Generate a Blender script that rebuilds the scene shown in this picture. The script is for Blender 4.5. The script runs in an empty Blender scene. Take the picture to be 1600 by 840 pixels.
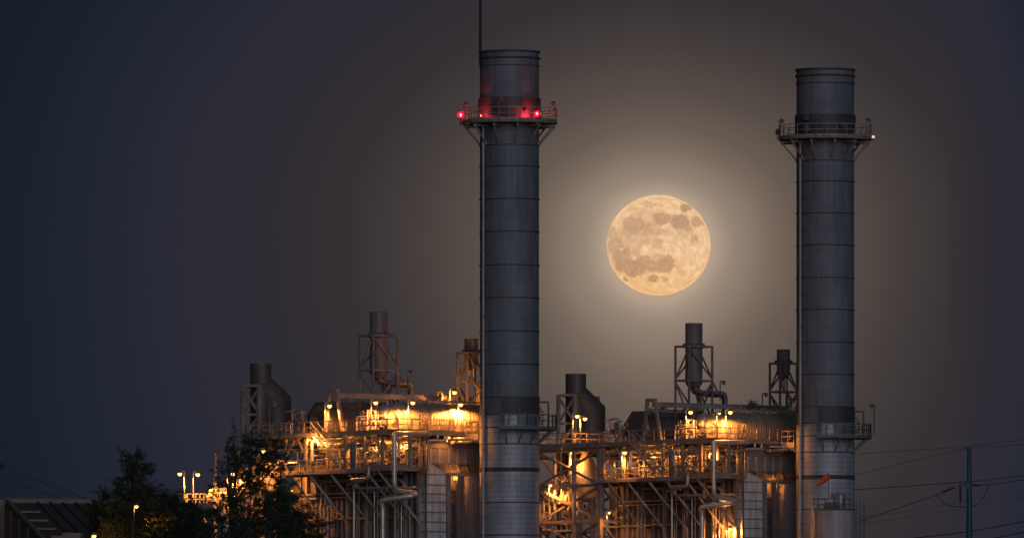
import bpy, math, random
from mathutils import Vector
R = math.radians
rnd = random.Random(7)
scene = bpy.context.scene
col = scene.collection

# ------------------------------------------------------------------ camera
F = 17000.0                      # focal length in photo pixels (photo is 1600 wide)
HOR = 1218.0                     # row of the horizon, below the frame
CZ = 3.0
cam = bpy.data.cameras.new('camera'); camo = bpy.data.objects.new('camera', cam); col.objects.link(camo)
camo.location = (0, 0, CZ); camo.rotation_euler = (R(90), 0, 0)
cam.sensor_width = 36; cam.lens = F/1600*36; cam.shift_y = (HOR-420)/1600
cam.clip_start = 1; cam.clip_end = 900000
scene.camera = camo
scene.view_settings.view_transform = 'Standard'; scene.view_settings.look = 'None'
scene.view_settings.exposure = 0; scene.view_settings.gamma = 1

MOON_PX, MOON_PY, MOON_Y = 1029.0, 383.0, 300000.0
def P(px, py, Y):
    return Vector(((px-800)/F*Y, Y, CZ+(HOR-py)/F*Y))
moon_pos = P(MOON_PX, MOON_PY, MOON_Y)
moon_dir = (moon_pos-Vector((0,0,CZ))).normalized()

# ------------------------------------------------------------------ node helper
class NT:
    def __init__(s, nt): s.nt = nt
    def n(s, t, **kw):
        nd = s.nt.nodes.new(t)
        for k, v in kw.items(): setattr(nd, k, v)
        return nd
    def link(s, a, b): s.nt.links.new(a, b)
    def put(s, sock, v):
        if isinstance(v, bpy.types.NodeSocket): s.link(v, sock)
        else: sock.default_value = v
    def m(s, op, a, b=None, c=None, clamp=False):
        nd = s.n('ShaderNodeMath', operation=op, use_clamp=clamp); s.put(nd.inputs[0], a)
        if b is not None: s.put(nd.inputs[1], b)
        if c is not None: s.put(nd.inputs[2], c)
        return nd.outputs[0]
    def vm(s, op, a, b=None, scale=None):
        nd = s.n('ShaderNodeVectorMath', operation=op); s.put(nd.inputs[0], a)
        if b is not None: s.put(nd.inputs[1], b)
        if scale is not None: s.put(nd.inputs['Scale'], scale)
        return nd
    def ramp(s, fac, stops, interp='LINEAR'):
        nd = s.n('ShaderNodeValToRGB'); s.put(nd.inputs[0], fac); cr = nd.color_ramp; cr.interpolation = interp
        while len(cr.elements) < len(stops): cr.elements.new(0.5)
        for e, (p, c) in zip(cr.elements, stops): e.position = p; e.color = (*c, 1) if len(c) == 3 else c
        return nd.outputs[0]
    def mix(s, fac, a, b, blend='MIX'):
        nd = s.n('ShaderNodeMix', data_type='RGBA', blend_type=blend)
        s.put(nd.inputs[0], fac)
        for i, v in ((6, a), (7, b)):
            if isinstance(v, bpy.types.NodeSocket): s.link(v, nd.inputs[i])
            else: nd.inputs[i].default_value = (*v, 1) if len(v) == 3 else v
        return nd.outputs[2]
    def noise(s, vec, scale, detail=3, rough=.5):
        nd = s.n('ShaderNodeTexNoise'); nd.inputs['Scale'].default_value = scale
        nd.inputs['Detail'].default_value = detail; nd.inputs['Roughness'].default_value = rough
        if vec is not None: s.link(vec, nd.inputs['Vector'])
        return nd
def lin(r, g, b):
    f = lambda c: ((c/255)/12.92 if c/255 <= .04045 else ((c/255+.055)/1.055)**2.4)
    return (f(r), f(g), f(b))

# ------------------------------------------------------------------ world: dusk sky, moon lit haze round the moon
world = bpy.data.worlds.new('World'); scene.world = world; world.use_nodes = True
w = NT(world.node_tree); w.nt.nodes.clear()
SUN_EL, SUN_AZ = R(12), R(168)       # afterglow of the set sun, behind the camera
tc = w.n('ShaderNodeTexCoord')
d = w.vm('NORMALIZE', tc.outputs['Generated']).outputs[0]
diff = w.vm('SUBTRACT', d, tuple(moon_dir)).outputs[0]
sp = w.n('ShaderNodeSeparateXYZ'); w.link(diff, sp.inputs[0])
sd = w.n('ShaderNodeSeparateXYZ'); w.link(d, sd.inputs[0])
# angular distance from the moon, in units of 1000 photo pixels; the haze is stretched towards the horizon
zz_ = w.m('ADD', sp.outputs[2], w.m('ADD', w.m('MULTIPLY', w.m('MAXIMUM', w.m('SUBTRACT', sp.outputs[2], .004), 0.0), .33), w.m('MULTIPLY', w.m('MAXIMUM', w.m('SUBTRACT', w.m('MULTIPLY', sp.outputs[2], -1.0), .008), 0.0), .24)))
xx_ = w.m('ADD', sp.outputs[0], w.m('MULTIPLY', w.m('MAXIMUM', w.m('SUBTRACT', sp.outputs[0], .0262), 0.0), 1.3))
r2 = w.m('ADD', w.m('ADD', w.m('POWER', w.m('ABSOLUTE', xx_), 2.0), w.m('POWER', w.m('ABSOLUTE', sp.outputs[1]), 2.0)), w.m('POWER', w.m('ABSOLUTE', zz_), 2.0))
rr = w.m('MULTIPLY', w.m('SQRT', r2), F/1000)
nz = w.noise(d, 45, 3).outputs['Fac']
rr = w.m('ADD', rr, w.m('MULTIPLY', w.m('SUBTRACT', nz, .5), .05))
halo = w.ramp(w.m('DIVIDE', rr, 1.4), [(r_/1400, lin(*c_)) for r_, c_ in (
    (0, (200,176,150)), (80, (180,159,138)), (90, (167,148,129)), (112, (149,132,116)), (150, (133,117,104)), (171, (121,106,94)), (217, (103,91,81)), (290, (86,76,70)),
    (384, (70,62,60)), (430, (61,56,57)), (487, (53,49,51)), (600, (47,44,51)), (723, (44,44,54)), (860, (34,39,51)), (1000, (27,34,46)), (1250, (18,27,39)))])
nz2 = w.noise(d, 42, 4); nz2.inputs['Distortion'].default_value = .3
tint = w.mix(nz2.outputs['Fac'], (1.06, .97, 1.03), (.96, 1.01, .99))
halo = w.mix(.55, halo, w.mix(1, halo, tint, 'MULTIPLY'))
b1 = w.n('ShaderNodeBackground'); w.link(halo, b1.inputs[0]); b1.inputs[1].default_value = 1.0
sky = w.n('ShaderNodeTexSky', sky_type='NISHITA'); sky.sun_disc = False
sky.sun_elevation = R(1.0); sky.sun_rotation = SUN_AZ; sky.altitude = 0; sky.dust_density = 2.0
# the west behind the camera is still blue with dusk, the east round the moon is night
west = w.m('POWER', w.m('MULTIPLY', w.m('SUBTRACT', .75, sd.outputs[1]), .6, clamp=True), 1.5)
b2 = w.n('ShaderNodeBackground'); w.link(sky.outputs[0], b2.inputs[0])
w.link(w.m('MULTIPLY', west, .06), b2.inputs[1])
ad = w.n('ShaderNodeAddShader'); w.link(b1.outputs[0], ad.inputs[0]); w.link(b2.outputs[0], ad.inputs[1])
wo = w.n('ShaderNodeOutputWorld'); w.link(ad.outputs[0], wo.inputs[0])

# dusk afterglow from behind the camera, soft and weak
sun = bpy.data.lights.new('sun', 'SUN'); sun.energy = .50; sun.angle = R(35); sun.color = (.80, .88, 1.0)
suno = bpy.data.objects.new('sun', sun); col.objects.link(suno)
sdir = Vector((math.sin(SUN_AZ)*math.cos(SUN_EL), math.cos(SUN_AZ)*math.cos(SUN_EL), math.sin(SUN_EL)))
suno.rotation_euler = sdir.to_track_quat('Z', 'Y').to_euler()

# ------------------------------------------------------------------ materials
MATS = {}
def mat(name, c, rough=.6, metal=0.0, var=.25, scale=.5, streak=0.0, bump=0.0, clad=None, c2=None, ribs=None):
    m_ = bpy.data.materials.new(name); m_.use_nodes = True; g = NT(m_.node_tree); g.nt.nodes.clear()
    t = g.n('ShaderNodeTexCoord'); ob = t.outputs['Object']
    bs = g.n('ShaderNodeBsdfPrincipled'); out = g.n('ShaderNodeOutputMaterial')
    bs.inputs['Roughness'].default_value = rough; bs.inputs['Metallic'].default_value = metal
    n1 = g.noise(ob, scale, 5, .6).outputs['Fac']
    a = tuple(x*(1-var) for x in c); b = tuple(min(1, x*(1+var)) for x in (c2 or c))
    cc = g.ramp(n1, [(.3, a), (.7, b)])
    hgt = None
    if streak:
        mp = g.n('ShaderNodeMapping'); g.link(ob, mp.inputs[0]); mp.inputs['Scale'].default_value = (1.6, 1.6, .09)
        n2 = g.noise(mp.outputs[0], 1.6, 4, .65).outputs['Fac']
        f2 = g.ramp(n2, [(.35, (1-streak,)*3), (.62, (1, 1, 1))])
        cc = g.mix(1, cc, f2, 'MULTIPLY')
    if clad:                       # cylindrical sheet cladding: (panel width, panel height, seam darkness)
        s3 = g.n('ShaderNodeSeparateXYZ'); g.link(ob, s3.inputs[0])
        ang = g.m('MULTIPLY', g.m('ARCTAN2', s3.outputs[1], s3.outputs[0]), clad[3] if len(clad) > 3 else 2.8)
        cv = g.n('ShaderNodeCombineXYZ'); g.link(ang, cv.inputs[0]); g.link(s3.outputs[2], cv.inputs[1])
        br = g.n('ShaderNodeTexBrick'); g.link(cv.outputs[0], br.inputs['Vector'])
        br.inputs['Scale'].default_value = 1; br.inputs['Brick Width'].default_value = clad[0]; br.inputs['Row Height'].default_value = clad[1]
        br.inputs['Mortar Size'].default_value = .02; br.offset = .5
        br.inputs['Color1'].default_value = (1, 1, 1, 1); br.inputs['Color2'].default_value = (.88, .89, .91, 1)
        br.inputs['Mortar'].default_value = (clad[2],)*3+(1,); br.inputs['Bias'].default_value = -.2
        cc = g.mix(1, cc, br.outputs['Color'], 'MULTIPLY'); hgt = g.m('SUBTRACT', 1, br.outputs['Fac'])
    if ribs:                       # ribbed sheet: fine ribs along the object's given axis
        s3 = g.n('ShaderNodeSeparateXYZ'); g.link(ob, s3.inputs[0])
        v = g.m('ADD', g.m('MULTIPLY', s3.outputs[0], ribs[0]), g.m('MULTIPLY', s3.outputs[1], ribs[1]))
        sw = g.m('SINE', g.m('MULTIPLY', v, ribs[2])); hgt = sw
        cc = g.mix(1, cc, g.ramp(sw, [(0, (.72,)*3), (.4, (1,)*3)]), 'MULTIPLY')
    if hgt is not None or bump:
        bp = g.n('ShaderNodeBump'); bp.inputs['Strength'].default_value = .5; bp.inputs['Distance'].default_value = .03
        g.put(bp.inputs['Height'], hgt if hgt is not None else g.noise(ob, 6, 4).outputs['Fac'])
        g.link(bp.outputs[0], bs.inputs['Normal'])
    g.link(cc, bs.inputs['Base Color']); g.link(bs.outputs[0], out.inputs[0])
    MATS[name] = m_; return m_
def emat(name, c, strength):
    m_ = bpy.data.materials.new(name); m_.use_nodes = True; g = NT(m_.node_tree); g.nt.nodes.clear()
    e = g.n('ShaderNodeEmission'); e.inputs[0].default_value = (*c, 1); e.inputs[1].default_value = strength
    o = g.n('ShaderNodeOutputMaterial'); g.link(e.outputs[0], o.inputs[0]); MATS[name] = m_; return m_

UT = (.764, .645); UA = (.645, -.764)
mat('stack_paint', (.165, .186, .235), .6, .1, .18, .35, streak=.28, clad=(4.4, 3.09, .9))
mat('stack_paint_dark', (.07, .07, .088), .6, .1, .2, .5, streak=.3)
mat('stack_cladding', (.37, .40, .475), .5, .15, .12, .6, streak=.3, clad=(1.45, .50, .62))
mat('band_dark', (.05, .048, .045), .7, 0, .3, 1)
mat('steel', (.33, .28, .265), .6, .15, .25, 1.2, streak=.2)
mat('steel_dark', (.13, .115, .11), .65, .1, .25, 1.2)
mat('steel_blue', (.12, .14, .17), .6, .2, .2, 1.2)
mat('grating', (.20, .18, .165), .7, .1, .3, 2)
mat('galvanised', (.45, .45, .45), .45, .5, .2, 2)
mat('pipe_jacket', (.55, .54, .52), .35, .6, .15, 1.5, bump=1)
mat('pipe_paint', (.30, .26, .23), .55, .1, .2, 1.5)
mat('silencer_paint', (.175, .15, .158), .6, .1, .2, .8, streak=.3)
mat('duct_sheet', (.10, .088, .09), .55, .2, .2, .5, streak=.3, clad=(50, .45, .8, 2))
mat('steel_brown', (.22, .195, .195), .6, .15, .25, 1.2)
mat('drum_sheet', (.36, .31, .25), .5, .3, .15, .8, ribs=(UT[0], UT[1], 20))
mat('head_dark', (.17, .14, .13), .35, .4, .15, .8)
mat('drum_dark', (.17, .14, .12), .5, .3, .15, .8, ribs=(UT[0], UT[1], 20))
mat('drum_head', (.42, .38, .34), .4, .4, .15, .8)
mat('casing', (.16, .145, .145), .65, .15, .3, .35, streak=.4)
mat('casing_grey', (.25, .22, .235), .6, .15, .2, .4, streak=.25)
mat('casing_silver', (.68, .73, .80), .42, .2, .25, .9, streak=.4)
mat('vessel', (.42, .37, .33), .5, .35, .15, .8, clad=(50, .3, .7, 1.2))
mat('lamp_metal', (.22, .21, .20), .5, .4, .1, 2)
mat('valve', (.16, .13, .11), .6, .3, .3, 3)
mat('sock_red', (.85, .10, .035), .8, 0, .15, 3)
mat('pole_steel', (.025, .085, .125), .6, .2, .2, .6, streak=.3)
mat('wire', (.03, .03, .035), .5, .4, .1, 1)
mat('roof_sheet', (.085, .062, .060), .7, .05, .15, .3, streak=.3)
mat('wall_sheet', (.20, .16, .145), .7, .1, .2, .4, streak=.3)
mat('tank_paint', (.40, .385, .44), .5, .2, .15, .6, streak=.25)
mat('motor_grey', (.22, .27, .31), .4, .5, .2, 2)
mat('bark', (.045, .04, .035), .9, 0, .3, 3, bump=1)
mat('leaf', (.012, .027, .016), .8, 0, .5, 1.2, c2=(.019, .038, .018))
mat('leaf_grey', (.015, .026, .017), .8, 0, .5, 1.2, c2=(.022, .034, .021))
mat('ground', (.06, .065, .045), .95, 0, .4, .02)
mat('asphalt', (.05, .05, .05), .9, 0, .25, .2)
mat('red_body', (.12, .02, .02), .5, 0, .1, 2)
emat('sodium', (1.0, .44, .10), 5.5)
emat('red_glow', (1.0, .0, .012), 5)
emat('red_core', (1.0, .13, .12), 7)
emat('red_dim', (1.0, .38, .22), 1.8)
EMPTYLIST = []

# ------------------------------------------------------------------ mesh builder
class MB:
    def __init__(s): s.v = []; s.f = []; s.sm = []
    def poly(s, vs, fs, smooth=False):
        k = len(s.v); s.v += [Vector(v) for v in vs]
        for f in fs: s.f.append([i+k for i in f]); s.sm.append(smooth)
    def hexa(s, b, t):             # bottom 4 pts, top 4 pts
        s.poly(list(b)+list(t), [(3,2,1,0),(4,5,6,7),(0,1,5,4),(1,2,6,5),(2,3,7,6),(3,0,4,7)]); return s
    def bar(s, p, q, w_=.2, h=None, side=None):
        p, q = Vector(p), Vector(q); h = h or w_; ax = (q-p).normalized()
        ref = Vector(side) if side else (Vector((0,0,1)) if abs(ax.z) < .95 else Vector((UA[0], UA[1], 0)))
        x = ax.cross(ref).normalized(); y = x.cross(ax).normalized()
        a = [p+x*w_/2*i+y*h/2*j for i, j in ((-1,-1),(1,-1),(1,1),(-1,1))]
        b = [q+x*w_/2*i+y*h/2*j for i, j in ((-1,-1),(1,-1),(1,1),(-1,1))]
        return s.hexa(a, b)
    def loft(s, rings, cap0=True, cap1=True, smooth=True):
        n = len(rings[0]); k = len(s.v)
        for r_ in rings: s.v += [Vector(v) for v in r_]
        for i in range(len(rings)-1):
            for j in range(n):
                s.f.append([k+i*n+j, k+i*n+(j+1) % n, k+(i+1)*n+(j+1) % n, k+(i+1)*n+j]); s.sm.append(smooth)
        if cap0: s.f.append([k+j for j in range(n)][::-1]); s.sm.append(False)
        if cap1: s.f.append([k+(len(rings)-1)*n+j for j in range(n)]); s.sm.append(False)
        return s
    def ring(s, c, ax, r, n, x0=None):
        c, ax = Vector(c), Vector(ax).normalized()
        ref = x0 or (Vector((0,0,1)) if abs(ax.z) < .9 else Vector((1,0,0)))
        x = ax.cross(ref).normalized(); y = ax.cross(x).normalized()
        return [c+x*r*math.cos(2*math.pi*i/n)+y*r*math.sin(2*math.pi*i/n) for i in range(n)]
    def cyl(s, p, q, r0, r1=None, n=16, caps=True):
        p, q = Vector(p), Vector(q); ax = q-p; r1 = r0 if r1 is None else r1
        return s.loft([s.ring(p, ax, r0, n), s.ring(q, ax, r1, n)], caps, caps)
    def lathe(s, c, ax, prof, n=32, caps=True):   # prof: (distance along axis, radius)
        c, ax = Vector(c), Vector(ax).normalized()
        return s.loft([s.ring(c+ax*h, ax, max(r, .001), n) for h, r in prof], caps, caps)
    def tube(s, pts, r, n=8, bend=None):
        pts = [Vector(p) for p in pts]; bend = bend if bend is not None else r*2.5
        out = [pts[0]]
        for i in range(1, len(pts)-1):
            a, b, c = pts[i-1], pts[i], pts[i+1]
            l1, l2 = (a-b).length, (c-b).length; k = min(bend, l1*.48, l2*.48)
            u, v = (a-b).normalized(), (c-b).normalized()
            for t in (0, .25, .5, .75, 1):
                A_, B_ = b+u*k, b+v*k
                out.append(A_*(1-t)**2+b*2*t*(1-t)+B_*t*t)
        out.append(pts[-1])
        rings = []; x = None
        for i, p in enumerate(out):
            tg = (out[min(i+1, len(out)-1)]-out[max(i-1, 0)]).normalized()
            if x is None: x = tg.orthogonal().normalized()
            x = (x-tg*x.dot(tg)).normalized(); y = tg.cross(x)
            rings.append([p+x*r*math.cos(2*math.pi*j/n)+y*r*math.sin(2*math.pi*j/n) for j in range(n)])
        return s.loft(rings)
    def build(s, name, m, parent=None, loc=None):
        o0 = Vector(loc) if loc is not None else (parent['_o'] if False else Vector((0,0,0)))
        if parent is not None:
            base = WL[parent.name]; me = bpy.data.meshes.new(name)
            me.from_pydata([tuple(v-base) for v in s.v], [], s.f)
            ob = bpy.data.objects.new(name, me); ob.parent = parent; WL[ob.name] = base
        else:
            base = Vector(loc) if loc is not None else Vector((0,0,0)); me = bpy.data.meshes.new(name)
            me.from_pydata([tuple(v-base) for v in s.v], [], s.f)
            ob = bpy.data.objects.new(name, me); ob.location = base; WL[ob.name] = base
        me.polygons.foreach_set('use_smooth', s.sm)
        me.materials.append(MATS[m]); me.update(); col.objects.link(ob)
        if any(s.sm):
            try: me.set_sharp_from_angle(angle=R(40))
            except Exception: pass
        return ob
WL = {}                            # world origin of every object's local space
def tag(o, label, cat, group=None):
    o['label'] = label; o['category'] = cat
    if group: o['group'] = group
    return o
ONLY2 = []
UNIT = []                          # things to be repeated in the right-hand unit
def thing(name, label, cat, loc, group=None, label2=None):
    o = bpy.data.objects.new(name, None); col.objects.link(o); o.location = Vector(loc); o.empty_display_size = .5
    WL[o.name] = Vector(loc); tag(o, label, cat, group)
    if label2 is not None: UNIT.append((o, label2))
    return o
def part(name, m, parent, fn):
    b = MB(); fn(b); return b.build(name, m, parent)

# ------------------------------------------------------------------ unit frame: A runs from boiler to stack (right and towards us), T across (right and away)
S1 = Vector(((796-800)/F*1020, 1020.0, 0)); S2 = Vector(((1289.5-800)/F*1045.7, 1045.7, 0))
S = S1
aV = Vector((UA[0], UA[1], 0)); tV = Vector((UT[0], UT[1], 0))
def U(A, T, z): return S+aV*A+tV*T+Vector((0, 0, z))
def zat(py, Y): return CZ+(HOR-py)/F*Y
def fT(px, py, T):                 # the point seen at (px,py) that lies in the plane T
    k = (px-800)/F
    A = (k*(S.y+UT[1]*T)-S.x-UT[0]*T)/(UA[0]-k*UA[1])
    p = U(A, T, 0); p.z = zat(py, p.y); return p
def fA(px, py, A):
    k = (px-800)/F
    T = (k*(S.y+UA[1]*A)-S.x-UA[0]*A)/(UT[0]-k*UT[1])
    p = U(A, T, 0); p.z = zat(py, p.y); return p
def zs(py): return CZ+(HOR-py)*.06
Z = Vector((0, 0, 1))
def ubox(b, A0, A1, T0, T1, z0, z1):
    b.hexa([U(A0,T0,z0),U(A1,T0,z0),U(A1,T1,z0),U(A0,T1,z0)], [U(A0,T0,z1),U(A1,T0,z1),U(A1,T1,z1),U(A0,T1,z1)])
def rail(b, pts, h=1.1, step=1.5, r=.046, toe=True, mid=True):
    for p, q in zip(pts[:-1], pts[1:]):
        p, q = Vector(p), Vector(q); n = max(1, round((q-p).length/step))
        for i in range(n+1):
            c = p.lerp(q, i/n); b.bar(c, c+Z*h, r*1.9)
        b.bar(p+Z*h, q+Z*h, r*2); 
        if mid: b.bar(p+Z*h*.52, q+Z*h*.52, r*1.6)
        if toe: b.bar(p+Z*.07, q+Z*.07, .02, .14)

# ------------------------------------------------------------------ SETTING
def plane(name, x0, x1, y0, y1, z, m):
    b = MB(); b.poly([(x0,y0,z),(x1,y0,z),(x1,y1,z),(x0,y1,z)], [(0,1,2,3)]); o = b.build(name, m); o['kind'] = 'structure'; return o
plane('ground', -30000, 30000, -2000, 60000, 0, 'ground')
plane('paved_yard', -60, 90, 960, 1120, .004, 'asphalt')
plane('road', -300, 300, 925, 935, .004, 'asphalt')

# ------------------------------------------------------------------ MOON
def make_moon():
    Rm = 81.3/F*MOON_Y
    me = bpy.data.meshes.new('moon'); import bmesh
    bm = bmesh.new(); bmesh.ops.create_uvsphere(bm, u_segments=96, v_segments=64, radius=Rm)
    for v in bm.verts: v.co.z *= .965
    for f in bm.faces: f.smooth = True
    bm.to_mesh(me); bm.free()
    o = bpy.data.objects.new('moon', me); o.location = moon_pos; col.objects.link(o)
    tag(o, 'large full moon glowing orange with dark maria between the two stacks', 'moon')
    m_ = bpy.data.materials.new('moon_surface'); m_.use_nodes = True; g = NT(m_.node_tree); g.nt.nodes.clear()
    t = g.n('ShaderNodeTexCoord'); p = g.vm('SCALE', t.outputs['Object'], scale=1/Rm).outputs[0]
    nd = g.noise(p, 3.2, 6, .6); wob = g.vm('SCALE', g.vm('SUBTRACT', nd.outputs['Color'], (.5,.5,.5)).outputs[0], scale=.22).outputs[0]
    nd3 = g.noise(p, 14, 8, .75); wob3 = g.vm('SCALE', g.vm('SUBTRACT', nd3.outputs['Color'], (.5,.5,.5)).outputs[0], scale=.16).outputs[0]
    q = g.vm('ADD', g.vm('ADD', p, wob).outputs[0], wob3).outputs[0]
    maria = [((x-493)/311, (470-y)/311, rx/311, ry/311, k) for x, y, rx, ry, k in (
        (657,252,32,28,1), (510,318,60,44,.9), (615,345,60,54,1), (655,378,32,32,.8), (718,338,38,36,.8), (712,440,26,26,.65), (690,400,20,22,.4),
        (345,365,72,62,.8), (402,392,58,46,.7), (308,405,38,44,.7), (505,405,40,26,.6), (480,468,36,32,.6), (400,440,66,44,.4),
        (215,420,32,54,.6), (235,485,50,62,.75), (270,545,64,52,.9), (300,592,68,46,.95), (352,620,62,46,.95), (402,590,64,42,.8),
        (452,600,54,38,.85), (522,602,58,46,.9), (548,575,36,42,.8), (500,560,44,32,.6), (458,680,36,25,.95), (525,682,20,15,.5),
        (295,670,11,11,1), (430,232,48,16,.45), (350,272,42,13,.35), (290,490,120,130,.45), (420,350,110,90,.35), (600,400,70,60,.4))]
    acc = None
    for (cx, cz, rx, rz, k) in maria:
        dd = g.vm('MULTIPLY', g.vm('SUBTRACT', q, (cx, 0, cz)).outputs[0], (1/rx, 0, 1/rz)).outputs[0]
        ln = g.vm('LENGTH', dd).outputs['Value']
        mr = g.n('ShaderNodeMapRange', interpolation_type='SMOOTHSTEP'); g.link(ln, mr.inputs[0])
        mr.inputs[1].default_value = .72; mr.inputs[2].default_value = 1.22; mr.inputs[3].default_value = k; mr.inputs[4].default_value = 0
        acc = mr.outputs[0] if acc is None else g.m('MAXIMUM', acc, mr.outputs[0])
    fine = g.noise(p, 13, 9, .8).outputs['Fac']
    acc = g.m('MULTIPLY', acc, g.ramp(fine, [(.38, (1, 1, 1)), (.66, (.62, .62, .62))]))
    base = g.ramp(g.noise(p, 6.0, 10, .75).outputs['Fac'], [(.36, lin(226,178,131)), (.5, lin(241,197,149)), (.64, lin(254,218,174))])
    # young craters: bright spots and short rays
    vor = g.n('ShaderNodeTexVoronoi', feature='F1'); g.link(p, vor.inputs['Vector']); vor.inputs['Scale'].default_value = 13
    spot = g.ramp(vor.outputs['Distance'], [(0, (1,1,1)), (.07, (.4,.4,.4)), (.13, (0,0,0))])
    base = g.mix(g.m('MULTIPLY', spot, .4), base, lin(255,238,205))
    dd = g.vm('SUBTRACT', p, (.39, 0, -.64)).outputs[0]; s3 = g.n('ShaderNodeSeparateXYZ'); g.link(dd, s3.inputs[0])
    an = g.m('ARCTAN2', s3.outputs[2], s3.outputs[0]); cvx = g.n('ShaderNodeCombineXYZ'); g.link(g.m('MULTIPLY', an, 3.0), cvx.inputs[0])
    ry = g.noise(cvx.outputs[0], 1.8, 2).outputs['Fac']; dl = g.vm('LENGTH', g.vm('MULTIPLY', dd, (1,0,1)).outputs[0]).outputs['Value']
    rays = g.m('MULTIPLY', g.ramp(ry, [(.5, (0,0,0)), (.68, (1,1,1))]), g.ramp(dl, [(0, (1,1,1)), (.8, (0,0,0))]))
    base = g.mix(g.m('MULTIPLY', rays, .35), base, lin(255,240,205))
    cc = g.mix(acc, base, lin(184,143,114))
    for (x, y, r_) in ((410,500,.075), (270,505,.04), (615,668,.06), (592,412,.03), (540,366,.035), (390,405,.03), (345,560,.05), (620,470,.05), (700,500,.06)):
        ln = g.vm('LENGTH', g.vm('MULTIPLY', g.vm('SUBTRACT', g.vm('ADD', p, wob3).outputs[0], ((x-493)/311, 0, (470-y)/311)).outputs[0], (1, 0, 1)).outputs[0]).outputs['Value']
        cc = g.mix(g.ramp(g.m('DIVIDE', ln, r_), [(0, (.65,)*3), (.5, (.35,)*3), (1, (0, 0, 0))]), cc, lin(255, 232, 196))
    s4 = g.n('ShaderNodeSeparateXYZ'); g.link(p, s4.inputs[0])
    cc = g.mix(1, cc, g.ramp(g.m('MULTIPLY_ADD', s4.outputs[2], .5, .5), [(0, (1, .90, .74)), (.45, (1, 1, 1))]), 'MULTIPLY')  # yellowing by the lower air, painted into the moon's colour
    e = g.n('ShaderNodeEmission'); g.link(cc, e.inputs[0]); e.inputs[1].default_value = .96
    out = g.n('ShaderNodeOutputMaterial'); g.link(e.outputs[0], out.inputs[0]); me.materials.append(m_)
make_moon()

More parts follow.
